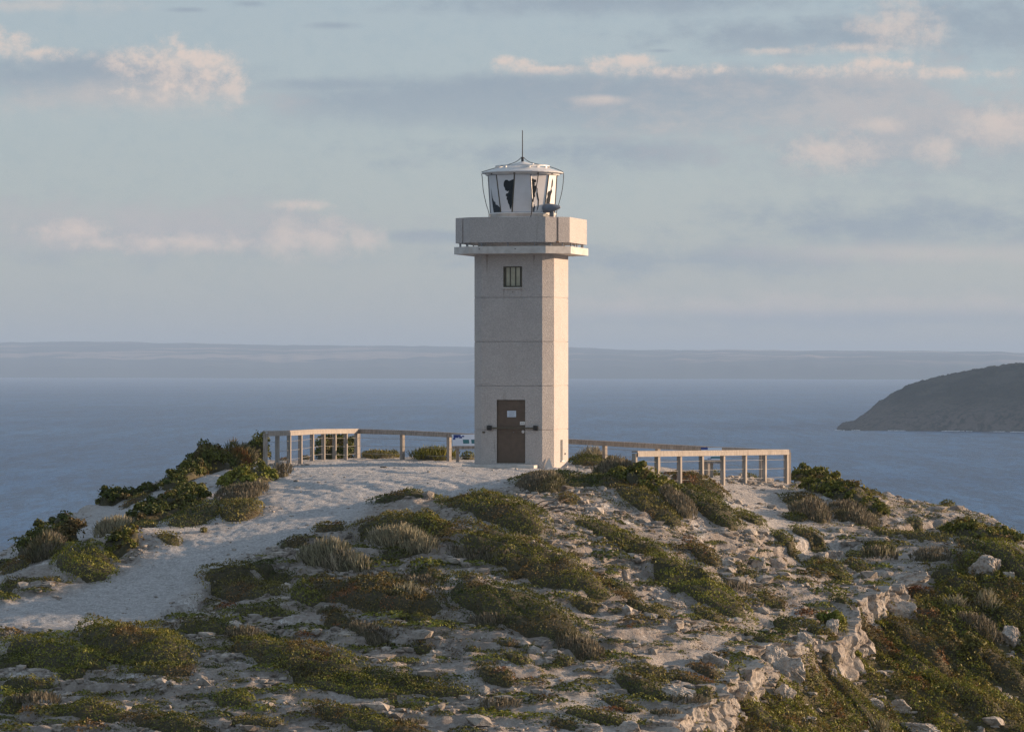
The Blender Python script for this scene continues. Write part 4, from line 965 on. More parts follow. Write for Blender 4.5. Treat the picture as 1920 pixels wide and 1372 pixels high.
SHR = [
 # name, label, px, py, w, h, species, tilt, up, form
 ('shrub','round dark green bush on the skyline left of the fence, tallest of its cluster',388,862,100,62,'dark',0,.75,'bush'),
 ('shrub','dark green bush bulging over the left cliff just below the tallest skyline bush',345,888,80,44,'dark',-15,.6,'bush'),
 ('twiggy_shrub','reddish brown twiggy bush between two green ones left of the fence',438,845,52,52,'rust',0,.8,'spiky'),
 ('twiggy_shrub','bare dark twigs poking up against the sea left of the fence end',455,838,40,42,'grey',0,.8,'spiky'),
 ('shrub','leafy bush on bare grey stems touching the fence end post',480,836,38,58,'dark',0,.85,'bush'),
 ('shrub','yellow-green leafy bush at the path edge below the fence end post',462,894,102,44,'bright',0,.7,'bush'),
 ('shrub','little dark bush at the foot of the left fence end',482,870,26,14,'dark',0,.6,'mat'),
 ('twiggy_shrub','grey-green bush under the yellow-green one beside the path',452,922,88,40,'grey',0,.55,'mat'),
 ('shrub','rounded olive green bush at the path edge under the grey-green one',450,948,84,48,'olive',0,.5,'mat'),
 ('shrub','large spreading dark green bush between the sandy slope and the path',312,942,138,70,'dark',-12,.5,'bush'),
 ('shrub','dark bush on the sea skyline above the bare sandy slope',218,926,72,42,'dark',0,.7,'bush'),
 ('shrub','low dark bush on the skyline right beside the one over the sandy slope',272,916,48,26,'dark',-10,.6,'bush'),
 ('shrub','thin olive ground mat trailing over the top of the sandy slope',255,932,50,16,'olive',-20,.4,'mat'),
 ('shrub','low dark green mat between the sandy slope and the path bend',366,967,104,38,'dark',-8,.45,'mat'),
 ('shrub','dark flat-topped bush on the skyline far left above the round one',108,974,60,24,'dark',0,.7,'bush'),
 ('shrub','large round green bush against the sea at the far left',90,1010,122,62,'dark',0,.75,'bush'),
 ('grassy_shrub','pale dry upright grassy shrub left of the path among green bushes',212,992,60,40,'silver',0,.7,'spiky'),
 ('shrub','olive bush right of the pale dry grassy shrub',267,988,66,30,'olive',15,.5,'mat'),
 ('shrub','green bush on the sand below the pale dry grassy shrub',228,1022,72,48,'green',0,.5,'bush'),
 ('shrub','small olive mat at the right tip of the sandy hummock by the path',316,1011,50,20,'olive',8,.4,'mat'),
 ('twiggy_shrub','grey twiggy shrub between the round bush and the bright green mound',84,1045,66,52,'grey',0,.6,'spiky'),
 ('shrub','bright green mound with smooth top at the left path edge',158,1050,130,56,'bright',10,.55,'mat'),
 ('shrub','olive scrub at the left picture edge below the round bush',30,1063,60,40,'olive',0,.5,'mat'),
 ('shrub','dark bush cut by the left picture edge above the path',2,1058,26,34,'dark',0,.6,'bush'),
 ('shrub','low green mat at the left picture edge beside the path',20,1095,52,22,'green',0,.4,'mat'),
 ('shrub','small brownish tuft on the sand between the green mound and the left mat',97,1089,38,16,'olive',0,.5,'mat'),
 ('shrub','tiny tuft alone on the sandy path shoulder',382,996,11,8,'olive',0,.6,'mat'),
 ('twiggy_shrub','small grey shrub on the path just below the fence end',530,888,26,18,'grey',0,.7,'spiky'),
 ('shrub','bush seen through the left fence posts against the sea',627,842,72,54,'dark',0,.85,'bush'),
 ('shrub','dry low scrub running right from the left fence corner',712,852,70,20,'olive',0,.7,'mat'),
 ('shrub','small dark hump of scrub on the sand mound behind the path',735,852,28,12,'dark',0,.7,'mat'),
 ('shrub','low green scrub behind the long fence between its last post and the next',815,857,80,20,'green',0,.7,'spiky'),
 ('shrub','round dark bush beneath the information board left of the tower',878,856,26,18,'dark',0,.8,'mat'),
 ('shrub','small tuft between the third and fourth posts of the left fence',532,858,16,9,'olive',0,.7,'mat'),
 ('shrub','small olive tuft behind the fifth post of the left fence',573,858,16,12,'olive',0,.7,'mat'),
 ('shrub','thin dark mat arching over a sandy hump in mid path',756,942,122,20,'dark',0,.6,'mat'),
 ('shrub','brown and green tuft alone on the right edge of the path',618,987,64,28,'olive',5,.5,'mat'),
 ('shrub','broad green mat in front of the tower with dead branches at its right end',925,945,205,58,'green',12,.45,'mat'),
 ('twiggy_shrub','grey mound of twigs in front of the tower corner',1015,905,80,46,'grey',5,.6,'mat'),
 ('shrub','dark green mat in front of the sunlit tower face',1045,895,165,36,'dark',2,.5,'mat'),
 ('shrub','olive tuft below the grey mound of twigs',1065,940,42,20,'olive',0,.5,'mat'),
 ('shrub','large mixed green and brown mat topping the slope left of centre',752,983,190,50,'olive',8,.5,'mat'),
 ('shrub','yellowish green swelling at the right of the large mixed mat',800,990,90,40,'bright',10,.5,'mat'),
 ('grassy_shrub','band of silvery upright stems below the large mixed mat',756,1022,118,44,'silver',14,.5,'spiky'),
 ('shrub','very long dark green mat running down right below the tower',1000,1028,305,84,'green',14,.42,'mat'),
 ('grassy_shrub','small silver tussock standing in the very long dark mat',975,1024,26,26,'silver',0,.7,'spiky'),
 ('shrub','short dark mat at the path edge shaped like two humps',556,1020,72,22,'dark',6,.5,'mat'),
 ('grassy_shrub','wide silvery grass tussock leaning down right beside the path end',625,1052,130,46,'silver',16,.55,'spiky'),
 ('shrub','large rust and green mat below the wide silvery tussock',702,1097,285,72,'rust',12,.45,'mat'),
 ('shrub','long smooth dark green mat in the middle of the slope',965,1120,270,86,'dark',15,.42,'mat'),
 ('shrub','olive fringe under the long smooth dark mat',1010,1150,90,26,'olive',10,.5,'mat'),
 ('shrub','small dark green mat under the silvery stems',742,1043,60,22,'dark',6,.5,'mat'),
 ('twiggy_shrub','low bare brown-grey twigs under the very long dark mat',910,1040,130,30,'grey',8,.5,'mat'),
 ('shrub','oval dark mat between the rust mat and the bare twigs',797,1075,68,26,'dark',12,.5,'mat'),
 ('shrub','large dark olive mat at the crumbling path edge',455,1078,170,58,'olive',16,.45,'mat'),
 ('shrub','dark green hump next to the crumbling path edge mat',500,1062,120,26,'dark',14,.5,'mat'),
 ('shrub','bright green triangular mat left of the rust mat',574,1106,68,42,'bright',20,.5,'mat'),
 ('shrub','smooth dark mat below the crumbling path edge',492,1140,128,34,'green',8,.45,'mat'),
 ('grassy_shrub','silver bush at the lower edge of the rust mat',765,1122,60,34,'silver',5,.7,'spiky'),
 ('shrub','large domed mat at lower left with a pale left end',255,1187,262,82,'green',13,.45,'mat'),
 ('shrub','broad olive green mat at the left picture edge below the path',108,1210,230,66,'bright',10,.45,'mat'),
 ('shrub','dark mat under the broad olive one at the left edge',30,1230,90,30,'dark',6,.45,'mat'),
 ('shrub','large dark patchy mat at lower left centre',560,1215,300,70,'green',14,.42,'mat'),
 ('shrub','reddish brown swell on the large dark patchy mat',600,1232,90,34,'rust',12,.5,'mat'),
 ('shrub','long green mat below the large dark patchy one',640,1268,250,44,'bright',15,.42,'mat'),
 ('shrub','dark mat extending right from the large patchy one',740,1262,150,36,'dark',16,.45,'mat'),
 ('shrub','flat green mat in the stones below the large domed mat',300,1256,140,30,'green',6,.42,'mat'),
 ('shrub','round green clump under the broad olive mat',135,1252,62,34,'bright',5,.5,'mat'),
 ('shrub','two-lobed green clump among white stones at lower left',435,1300,86,36,'bright',14,.5,'mat'),
 ('shrub','long green mat near the bottom left corner',168,1325,165,42,'green',8,.45,'mat'),
 ('shrub','round green clump at the left edge near the bottom',20,1314,48,28,'bright',0,.5,'mat'),
 ('shrub','patchy green mat at the left edge above the round clump',52,1278,115,24,'green',6,.45,'mat'),
 ('shrub','long dark mat along the bottom edge left of centre',330,1354,200,36,'dark',10,.45,'mat'),
 ('shrub','dark smooth mat at the bottom edge below the long green one',700,1345,260,48,'green',15,.42,'mat'),
 ('shrub','green mat at the bottom edge beside two white stones',480,1356,110,24,'olive',4,.5,'mat'),
 ('shrub','flat dark mat between the path end and the large domed mat',385,1173,120,30,'dark',6,.45,'mat'),
 ('shrub','brownish mat beside the crumbling earth bank',460,1192,70,24,'grey',4,.5,'mat'),
 ('shrub','rust gold domed clump in the pale stony ground at the bottom centre',930,1260,74,42,'rust',14,.55,'mat'),
 ('shrub','low green mat with brown edge left of the rust gold clump',790,1280,200,34,'green',6,.42,'mat'),
 ('shrub','small rust clump among stones in the lower middle',950,1203,44,18,'rust',4,.5,'mat'),
 ('shrub','small green mat right of the small rust clump',1100,1200,30,14,'green',0,.5,'mat'),
 ('shrub','green mat in the stony ground below the long smooth dark mat',970,1232,60,24,'green',10,.5,'mat'),
 ('shrub','dark mat with grey middle in the stony lower slope',1085,1200,84,44,'grey',14,.5,'mat'),
 ('shrub','little green clump above the pale bare strip',1055,1232,44,22,'green',0,.5,'mat'),
 ('shrub','long dark mat among pale rubble below the rust mat',640,1158,76,26,'rust',10,.5,'mat'),
 ('shrub','grey brown mat in the rubble right of centre left',690,1178,70,26,'grey',14,.5,'mat'),
 ('shrub','thin green mat in the rubble under the silver bush',770,1158,84,18,'green',16,.5,'mat'),
 ('shrub','dark mat left of the grey-tipped tuft in the stony ground',830,1170,60,18,'dark',16,.5,'mat'),
 ('shrub','grey-tipped green tuft under the long smooth dark mat',910,1162,60,24,'grey',4,.5,'mat'),
 ('shrub','green mat in the pale rubble field',785,1200,58,18,'dark',8,.5,'mat'),
 ('shrub','tiny green mat right of the rubble field',885,1212,30,18,'dark',14,.5,'mat'),
 ('shrub','pair of green cushions right of the dead branches',1165,1002,190,44,'green',12,.45,'mat'),
 ('twiggy_shrub','fuzzy grey twigs on the crest right of the tower',1162,888,86,40,'grey',4,.6,'spiky'),
 ('shrub','large green shoulder of the big shrub mass right of the tower',1205,905,130,64,'green',16,.55,'bush'),
 ('shrub','dark low left skirt of the big shrub mass',1135,905,80,30,'dark',6,.5,'mat'),
 ('shrub','olive lower front of the big shrub mass',1215,948,130,42,'olive',18,.45,'mat'),
 ('shrub','rust brown crown of the shrub mass in front of the fence posts',1308,898,104,44,'rust',14,.5,'mat'),
 ('shrub','dark green drooping right end of the big shrub mass',1325,948,120,62,'dark',20,.5,'mat'),
 ('twiggy_shrub','purplish brown hollow of twigs in the middle of the shrub mass',1270,952,60,50,'grey',14,.5,'mat'),
 ('grassy_shrub','pale silver sprigs at the foot of the dark green end',1342,974,34,16,'silver',0,.7,'spiky'),
 ('shrub','green clump right of the drooping shrub end',1405,972,56,26,'green',6,.5,'mat'),
 ('shrub','low scrub just behind the crest between tower and fence',1120,862,110,28,'dark',2,.7,'mat'),
 ('grassy_shrub','row of upright pale tufts behind the crest right of the tower',1110,846,44,22,'silver',0,.85,'spiky'),
 ('shrub','small round tuft under the right information board',1338,886,22,12,'dark',0,.8,'mat'),
 ('shrub','small dark scrub behind the right fence at its far end',1405,895,32,12,'dark',0,.7,'mat'),
 ('shrub','long green and gold mat running down right on the mid right slope',1310,1084,180,72,'bright',22,.42,'mat'),
 ('shrub','rust and olive wedge above the long green and gold mat',1318,1036,64,40,'rust',22,.5,'mat'),
 ('shrub','smooth oval green mat beyond the gravel patch',1477,1010,58,24,'green',14,.5,'mat'),
 ('shrub','smooth green mat up right of the oval one',1518,998,68,24,'green',10,.5,'mat'),
 ('shrub','sloping green mat below the pale rock blocks',1555,1052,84,38,'green',20,.45,'mat'),
 ('shrub','green mat right of the sloping one under the rocks',1605,1047,56,34,'green',20,.45,'mat'),
 ('shrub','round leafy bush on the right skyline past the fence',1530,899,88,42,'green',4,.8,'bush'),
 ('shrub','broad green mass under the round skyline bush',1580,935,150,52,'green',14,.45,'bush'),
 ('shrub','rust mat left below the round skyline bush',1505,944,80,26,'rust',8,.5,'mat'),
 ('shrub','rust brown mat on the skyline right of the round bush',1610,925,80,28,'rust',16,.5,'mat'),
 ('twiggy_shrub','dead grey twiggy bush on the gravel right of the fence',1520,966,64,36,'grey',10,.6,'spiky'),
 ('twiggy_shrub','grey and green bush at the lower right of the broad mass',1600,968,80,34,'grey',8,.5,'mat'),
 ('shrub','green mat left of the dead twiggy bush',1490,970,44,18,'green',4,.5,'mat'),
 ('shrub','small tuft on the rocky skyline near the right cliff',1778,940,30,10,'dark',0,.7,'mat'),
 ('shrub','big green mound hanging over the right cliff edge',1840,990,130,50,'green',26,.5,'bush'),
 ('shrub','green slope of scrub falling along the right picture edge',1895,1030,100,70,'bright',38,.4,'mat'),
 ('shrub','low brown-green mat on the rocky flat at right',1725,1003,110,24,'olive',10,.45,'mat'),
 ('shrub','dark round tuft on the rocky flat at right',1715,978,36,12,'dark',0,.5,'mat'),
 ('shrub','small rounded tuft in the middle of the rocky flat',1655,998,40,18,'green',0,.5,'mat'),
 ('twiggy_shrub','flat brownish twig mat above the right hollow',1745,1042,70,20,'grey',0,.5,'mat'),
 ('shrub','olive mat below the low brown-green one at right',1820,1020,44,24,'dark',14,.5,'mat'),
 ('shrub','small green mat on the pale rock right of centre',1608,1022,48,20,'green',8,.5,'mat'),
 ('shrub','green and gold tuft on the flat above the sloping mats',1645,1020,60,18,'green',6,.5,'mat'),
 ('shrub','dark green mat on the trail beside the ledge',1475,1165,56,28,'dark',4,.5,'mat'),
 ('shrub','dark mat on top of the split ledge rock',1440,1200,100,26,'dark',16,.5,'mat'),
 ('shrub','green and gold mat left of the split ledge rock',1330,1256,80,24,'olive',12,.5,'mat'),
 ('shrub','dark green clump in the lower right centre near the boulders',1200,1275,100,48,'dark',16,.5,'mat'),
 ('shrub','olive topped clump above the dark one in the lower right centre',1215,1252,110,28,'olive',4,.5,'mat'),
 ('shrub','rust tipped clump left of the lower boulders',1300,1268,76,28,'rust',6,.5,'mat'),
 ('shrub','long low green mat at the bottom right of centre',1120,1338,140,26,'green',8,.45,'mat'),
 ('shrub','dark green mat under the long low one at the bottom',1070,1352,90,24,'dark',6,.45,'mat'),
 ('shrub','green mat beside the pale cracked boulder at the bottom',1165,1315,90,20,'green',14,.45,'mat'),
 ('shrub','dark olive mat in the rubble below the long green and gold mat',1215,1142,90,26,'olive',10,.5,'mat'),
 ('shrub','green mat in the gravel left of the trail',1330,1150,62,28,'green',10,.5,'mat'),
 ('shrub','olive mat in rubble under the very long dark mat',1160,1092,70,26,'dark',14,.5,'mat'),
 ('shrub','dark olive swell in the stones right of the smooth dark mat',1095,1128,60,26,'olive',6,.5,'mat'),
 ('shrub','green mat right of the boulder cluster',1440,1120,70,26,'green',14,.5,'mat'),
 ('shrub','green tuft tucked among the pale boulders',1400,1072,40,26,'dark',8,.5,'mat'),
 ('shrub','small dark mat at the trail bend',1510,1095,32,16,'dark',0,.5,'mat'),
 # the gully below the ledge
 ('shrub','dense grey-green bush in the gully just right of the ledge',1620,1172,120,60,'dark',16,.5,'mat'),
 ('shrub','rust orange bush streaming down the gully',1720,1190,130,76,'rust',26,.45,'mat'),
 ('shrub','bright yellow-green leafy bush under the ledge corner',1580,1200,80,60,'bright',14,.55,'bush'),
 ('shrub','bright leafy patch in the middle of the gully',1720,1230,100,56,'bright',24,.45,'mat'),
 ('grassy_shrub','silver tussock high in the right gully',1850,1138,44,34,'silver',0,.7,'spiky'),
 ('grassy_shrub','silver-grey shrub left of the high gully tussock',1790,1140,44,34,'silver',0,.7,'spiky'),
 ('twiggy_shrub','grey-green round shrub in the right gully',1835,1180,70,46,'grey',10,.6,'mat'),
 ('shrub','upright olive bush standing out in the right gully',1825,1228,40,50,'olive',0,.8,'bush'),
 ('shrub','long dark green mat falling from the cliff rock at right',1800,1085,110,56,'green',24,.45,'mat'),
 ('shrub','dark red-brown mat in the hollow under the overhang',1740,1110,80,34,'rust',14,.5,'mat'),
 ('shrub','green mat spilling between the boulders at lower right',1640,1320,130,44,'bright',18,.45,'mat'),
 ('shrub','olive mat in the bottom right corner',1860,1335,130,50,'olive',20,.45,'mat'),
 ('shrub','rust tinted mat at the right picture edge',1885,1240,80,60,'rust',24,.45,'mat'),
 ('shrub','olive mat draped over the ledge between the split rock and the trail',1545,1178,70,40,'olive',20,.5,'mat'),
 ('shrub','dark mat hanging over the ledge left of the large square boulder',1425,1285,80,46,'green',24,.45,'mat'),
 ('shrub','green tongue of scrub creeping up through the ledge at the bottom',1330,1330,90,46,'green',24,.45,'mat'),
 ('shrub','long olive scrub strip below the ledge at the bottom edge',1450,1345,150,50,'bright',20,.45,'mat'),
 ('shrub','thick green strip of scrub running down the middle of the gully',1600,1282,130,44,'green',14,.45,'mat'),
 ('shrub','dense mixed scrub on the upper gully slope under the cliff rock',1870,1130,110,50,'olive',26,.45,'mat'),
 ('shrub','green scrub strip at the far lower right of the gully',1800,1290,130,54,'bright',24,.45,'mat'),
 ('grassy_shrub','pale tussock at the bottom of the gully',1655,1350,34,30,'silver',0,.7,'spiky'),
]
for s in SHR:
    shrub(s[0], s[1], *s[2:6], sp=s[6], tilt=s[7], up=s[8], form=s[9], cat='shrub')

# ------------------------------------------------------------------ masks of what is already taken
def covered(x, y, pad=0.0):
    c = np.zeros(np.shape(x), bool)
    for (cx, cy, a, b, sh) in COVERED:
        dx = x - cx; dy = y - cy - sh * dx; c |= (dx / (a + pad)) ** 2 + (dy / (b + pad)) ** 2 < 1
    return c
def proj(x, y, z): return 960 + F * x / y, 686 - F * z / y

# small tufts one can still count: their own objects, sharing a few meshes
def tuft_template(sp, seed, spiky=False):
    g = np.random.default_rng(seed); N = 330
    t = g.random(N) ** .5; ph = g.random(N) * 2 * np.pi; x = t * np.cos(ph); y = t * np.sin(ph)
    rho = t * (1 + .15 * perlin(x * 1.6, y * 1.6, seed)); hz = np.clip(1 - rho ** 2, 0, 1) ** .6 * (.7 + .5 * perlin(x * 3, y * 3, seed + 3))
    pts = np.stack([x * .36, y * .30, hz * .13 + .0], -1)[rho < 1.02]; nrm = np.stack([x * .6, y * .6, np.ones(N)], -1)[rho < 1.02]
    nrm /= np.linalg.norm(nrm, axis=1, keepdims=True)
    V, Fa = leaves(pts, nrm, .05, 2.0 if spiky else 0, seed); me = npmesh('tuft', V, Fa, LM[sp]); d = me.data; bpy.data.objects.remove(me); return d
TT = [(k, tuft_template(k, 100 + i * 7 + j, k in ('grey',))) for i, k in enumerate(('green', 'dark', 'olive', 'bright', 'rust', 'grey')) for j in range(1 if k in ('rust', 'grey') else 3)]
CN = {'green': 'green', 'dark': 'dark green', 'olive': 'olive', 'bright': 'yellow-green', 'rust': 'rust brown', 'grey': 'greyish'}
TUFT_WORDS = {}
def place_tufts():
    g = np.random.default_rng(77); n = 0; tries = 0; pos = []
    while n < 170 and tries < 4000:
        tries += 1; px = g.uniform(-10, 1760); py = g.uniform(1010, 1372); p = hit(px, py)
        if samp(M_PATH, p[0], p[1]) > .2 or samp(M_TRAIL, p[0], p[1]) > .75: continue
        if covered(p[0], p[1], .15) or ledge_dist(p[0], p[1])[0] > -.2: continue
        if any((p[0] - a) ** 2 + (p[1] - b) ** 2 < .6 for a, b in pos): continue
        pos.append((p[0], p[1])); sp, me = TT[g.integers(0, len(TT))]
        o = bpy.data.objects.new('tuft', me); COL.objects.link(o); s = g.uniform(.6, 1.7)
        z = float(Hf(p[0], p[1])); o.location = (p[0], p[1], z - .01); o.scale = (s * g.uniform(.9, 1.5), s, s * g.uniform(.8, 1.3)); o.rotation_euler = (0, 0, g.uniform(-.5, .2) + math.pi * g.integers(0, 2))
        # the handwritten shrub it grows closest to names the spot
        best = min(range(len(SHR)), key=lambda k: ((SHR[k][2] - px) / 1.0) ** 2 + ((SHR[k][3] - py) * 1.8) ** 2)
        b = SHR[best]; side = ('left of' if px < b[2] else 'right of') if abs(px - b[2]) > 1.2 * abs(py - b[3]) else ('above' if py < b[3] else 'below')
        size = 'tiny' if s < .85 else 'small' if s < 1.3 else 'larger'
        ws = b[1].split()[:8]
        while ws[-1] in ('the', 'a', 'at', 'of', 'on', 'in', 'by', 'to', 'with', 'and', 'left', 'right', 'just', 'its', 'under', 'below', 'above', 'from', 'two', 'pale', 'white', 'dark', 'green', 'large', 'broad', 'big', 'long', 'very', 'lower', 'running', 'down', 'their', 'round', 'silver', 'stony', 'rust', 'near', 'among'): ws.pop()
        short = ' '.join(ws[:8])
        lab = f"{size} {CN[sp]} tuft {side} the {short}"
        TUFT_WORDS.setdefault(lab, 0); TUFT_WORDS[lab] += 1
        if TUFT_WORDS[lab] > 1:
            lab = f"{size} {CN[sp]} tuft further {side} the {short}"
            TUFT_WORDS.setdefault(lab, 0); TUFT_WORDS[lab] += 1
        tag(o, lab, 'tuft', 'small tufts on the stony slope'); n += 1
place_tufts()

# uncountable low growth: crumbs of green on the stony slope, and the thick cover of the gully
def ground_cover():
    g = np.random.default_rng(5)
    # stony slope
    n = 11000; x = g.uniform(-15.5, 15.5, n); y = g.uniform(83, 124, n)
    dens = fbm(x / 2.2, y / 1.4, 3, 61)
    k = (dens > -.12) & (samp(M_PATH, x, y) < .12) & (g.random(n) > samp(M_TRAIL, x, y) * .95) & ~covered(x, y, .02) & (y < crest(x, y) + .5)
    k &= (np.hypot(x - TOWER.x, y - TOWER.y) > 2.6)
    k &= ~((y > 112) & (x > 1.0) & (x < 8.6) & (g.random(n) > .08)); k &= ~((x > -8) & (x < 1) & (y > 107))
    x, y = x[k], y[k]; VV = []; NN = []
    m = g.integers(14, 50, len(x)); rad = g.uniform(.05, .22, len(x))
    X = np.repeat(x, m); Y = np.repeat(y, m); RR = np.repeat(rad, m); t = g.random(len(X)) ** .5; ph = g.random(len(X)) * 2 * np.pi
    X2 = X + RR * 1.5 * t * np.cos(ph); Y2 = Y + RR * t * np.sin(ph) - .3 * RR * t * np.cos(ph); Z = Hf(X2, Y2) + (1 - t ** 2) * RR * .45 + .01
    nrm = np.stack([t * np.cos(ph) * .5, t * np.sin(ph) * .5, np.ones(len(X))], -1); nrm /= np.linalg.norm(nrm, axis=1, keepdims=True)
    pts = np.stack([X2, Y2, Z], -1); grp = np.repeat(g.integers(0, 3, len(x)), m)
    Vs, Fs, mi = [], [], []; o = 0
    for q in range(3):
        V, Fa = leaves(pts[grp == q], nrm[grp == q], .045, 0, q); Vs.append(V); Fs.append(Fa + o); mi.append(np.full(len(Fa), q)); o += len(V)
    tag(npmesh('low_ground_cover', np.concatenate(Vs), np.concatenate(Fs), [LM['green'], LM['olive'], LM['dark']], midx=np.concatenate(mi)), 'sparse crumbs of low green growth between the stones', 'ground cover', kind='stuff')
    # gully and right-hand cliff
    N = 560000; x = g.uniform(4, 20.5, N); y = g.uniform(82, 118, N); ld, lt = ledge_dist(x, y)
    cov = fbm((x * .62 - y * .78) / 2.6, (x * .78 + y * .62) / 1.2, 3, 71); k = (ld > .12 + .3 * perlin(x, y, 3)) & (cov > -.13) & (lt > .03) & (960 + F * x / y < 1990)
    x, y, cov = x[k], y[k], cov[k]
    def lumps(x, y):
        p = (x * .62 - y * .78) / 1.5; q = (x * .78 + y * .62) / .42
        return np.clip(1 - np.abs(perlin(p, q, 72)) * 1.9, 0, 1) * .7 + .3 * np.clip(1 - np.abs(perlin(x / .2, y / .24, 75)) * 1.8, 0, 1)
    e = .05; lm = lumps(x, y); th = sstep(-.15, .05, cov) * (.05 + .28 * lm + .22 * np.clip(fbm(x / 1.3, y / 1.5, 2, 73), 0, 1))
    nrm = np.stack([-(lumps(x + e, y) - lm) * .28 / e + .3, -(lumps(x, y + e) - lm) * .28 / e - .1, np.ones(len(x))], -1); nrm /= np.linalg.norm(nrm, axis=1, keepdims=True)
    pts = np.stack([x, y, Hf(x, y) + th * g.uniform(.55, 1.05, len(x))], -1)
    sel = fbm(x / 1.1, y / 1.3, 3, 74) + g.normal(0, .08, len(x)); grp = np.digitize(sel, [-.30, -.05, .20, .38])
    names = ['rust', 'olive', 'bright', 'green', 'rust']; Vs, Fs, mi = [], [], []; o = 0
    for q in range(5):
        V, Fa = leaves(pts[grp == q], nrm[grp == q], .062, 0, q + 9); Vs.append(V); Fs.append(Fa + o); mi.append(np.full(len(Fa), q)); o += len(V)
    tag(npmesh('gully_scrub', np.concatenate(Vs), np.concatenate(Fs), [LM[k] for k in names], midx=np.concatenate(mi)), 'thick mixed low scrub covering the gully below the rock ledge', 'scrub', kind='stuff')
ground_cover()

# ------------------------------------------------------------------ rocks
def ico(sub):
    bm = bmesh.new(); bmesh.ops.create_icosphere(bm, subdivisions=sub, radius=1); V = np.array([v.co[:] for v in bm.verts]); Fa = np.array([[v.index for v in f.verts] for f in bm.faces]); bm.free(); return V, Fa
I1, I1F = ico(1); I2, I2F = ico(2); I4, I4F = ico(5)
def rockshape(D, g, planes=11, rough=.0):
    n = g.normal(0, 1, (planes, 3)); n /= np.linalg.norm(n, axis=1, keepdims=True); n[:3] = [(0, 0, 1), (0, 0, -1), (1, .1, .1)]; n /= np.linalg.norm(n, axis=1, keepdims=True)
    dist = g.uniform(.62, 1.0, planes); dt = D @ n.T; r = np.where(dt > .05, dist / np.maximum(dt, .05), 9).min(1); r = np.minimum(r, 1.35)
    if rough:
        q = perlin(D[:, 0] * 2.2 + D[:, 2] * 1.3, D[:, 1] * 2.2 - D[:, 2], int(g.integers(0, 90))); q2 = perlin(D[:, 0] * 6 + D[:, 2] * 3, D[:, 1] * 6 + D[:, 2] * 5.5, int(g.integers(0, 90))); q3 = perlin(D[:, 0] * 15 + D[:, 2] * 9, D[:, 1] * 15 + D[:, 2] * 12.5, 8)
        lay = np.sin(D[:, 2] * 13 + q * 2) * .5
        r = r * (1 + rough * (.55 * q + .38 * q2 + .18 * q3 + .16 * lay))
    return D * r[:, None]
ROCKS = [
 ('large square cut boulder at the corner of the ledge',1482,1262,92,66,-6),('upper block resting behind the large ledge boulder',1455,1218,70,52,10),('small block right of the upper ledge block',1508,1205,44,44,0),
 ('long slanting slab left of the large ledge boulder',1405,1248,95,50,34),('slanted slab below the stony flat with white streak',1345,1232,70,40,28),('pointed pale rock face under the slanted slab',1380,1285,66,50,24),
 ('broad pale boulder at the bottom right of centre',1275,1300,92,46,12),('low boulder at the bottom edge under the broad one',1240,1350,80,36,6),('pale sharp rock standing on the ledge end',1690,1128,72,44,4),('flat stone left of the sharp ledge end rock',1640,1140,50,24,0),
 ('cliff rock lit orange on the right slope',1850,1062,84,60,20),('rock at the right edge under the lit cliff rock',1893,1085,30,30,0),('overhanging lip of rock above the right hollow',1700,1080,100,30,-22),
 ('pale boulder set in green scrub in mid gully',1738,1218,40,22,8),('boulder poking from scrub left of the mid gully one',1605,1225,44,26,5),('pale rock outcrop at the right edge of the gully',1898,1190,60,50,26),
 ('jagged rock in the lower gully, left of a pair',1560,1262,34,34,20),('jagged pale rock beside bright scrub under the ledge',1470,1302,52,46,40),('white block in the lower gully rubble',1640,1300,44,26,12),('grey block in the lower gully rubble right of the white one',1690,1308,54,32,6),
 ('stone at the bottom of the gully near the pale tussock',1620,1358,26,22,0),('pale stone by the bottom edge in the gully scrub',1518,1352,46,34,14),('rock slab at the bottom right corner rubble',1730,1352,110,34,4),
 ('left pale block of the boulder row on the mid slope',1505,1022,36,32,-8),('middle block of the boulder row on the mid slope',1540,1026,34,28,6),('right block of the boulder row below the scrub',1570,1020,40,26,0),
 ('rounded white boulder in the cluster right of centre',1425,1052,40,40,10),('tall boulder in the cluster right of centre',1460,1046,42,44,0),('flat white boulder at the left of the cluster',1365,1060,44,26,6),('leaning boulder left in the cluster',1390,1050,36,30,20),
 ('lumpy white boulder under the long dark mat',1172,1066,38,28,0),('boulder beside the pair of green cushions',1205,1030,32,20,0),('white stone lying on the pale bare strip',1138,1218,44,22,4),('long outcrop in the rubble left of the trail',1250,1130,60,24,14),
 ('smooth rock hump on the right flat',1640,1012,84,22,2),('whitish block on the trail side of the hollow',1545,1130,30,18,0),('grey concrete block beside the dead branches',998,981,14,10,0),
 ('square rock at the ledge top above the leafy bush',1560,1185,40,54,16),('rock flake at the ledge top by the trail',1600,1150,40,40,10),('pale cracked boulder at the bottom edge',1105,1362,60,22,4),('boulder right of the pale cracked one at the bottom',1180,1360,60,28,0),
 ('low broken outcrop right of the rust mat',820,1215,40,24,10),('light grey stone in the left rubble field',745,1230,30,20,0),('white stone in the left bottom rubble',278,1285,26,18,10),('pair-topped stone at the lower left rubble',330,1290,40,20,10),
 ('whitish slab by the round green clump',205,1318,26,14,8),('crumbling earth lump at the path edge',395,1120,60,20,-20),('tan clod beside the path end mat',360,1138,44,16,-20),
]
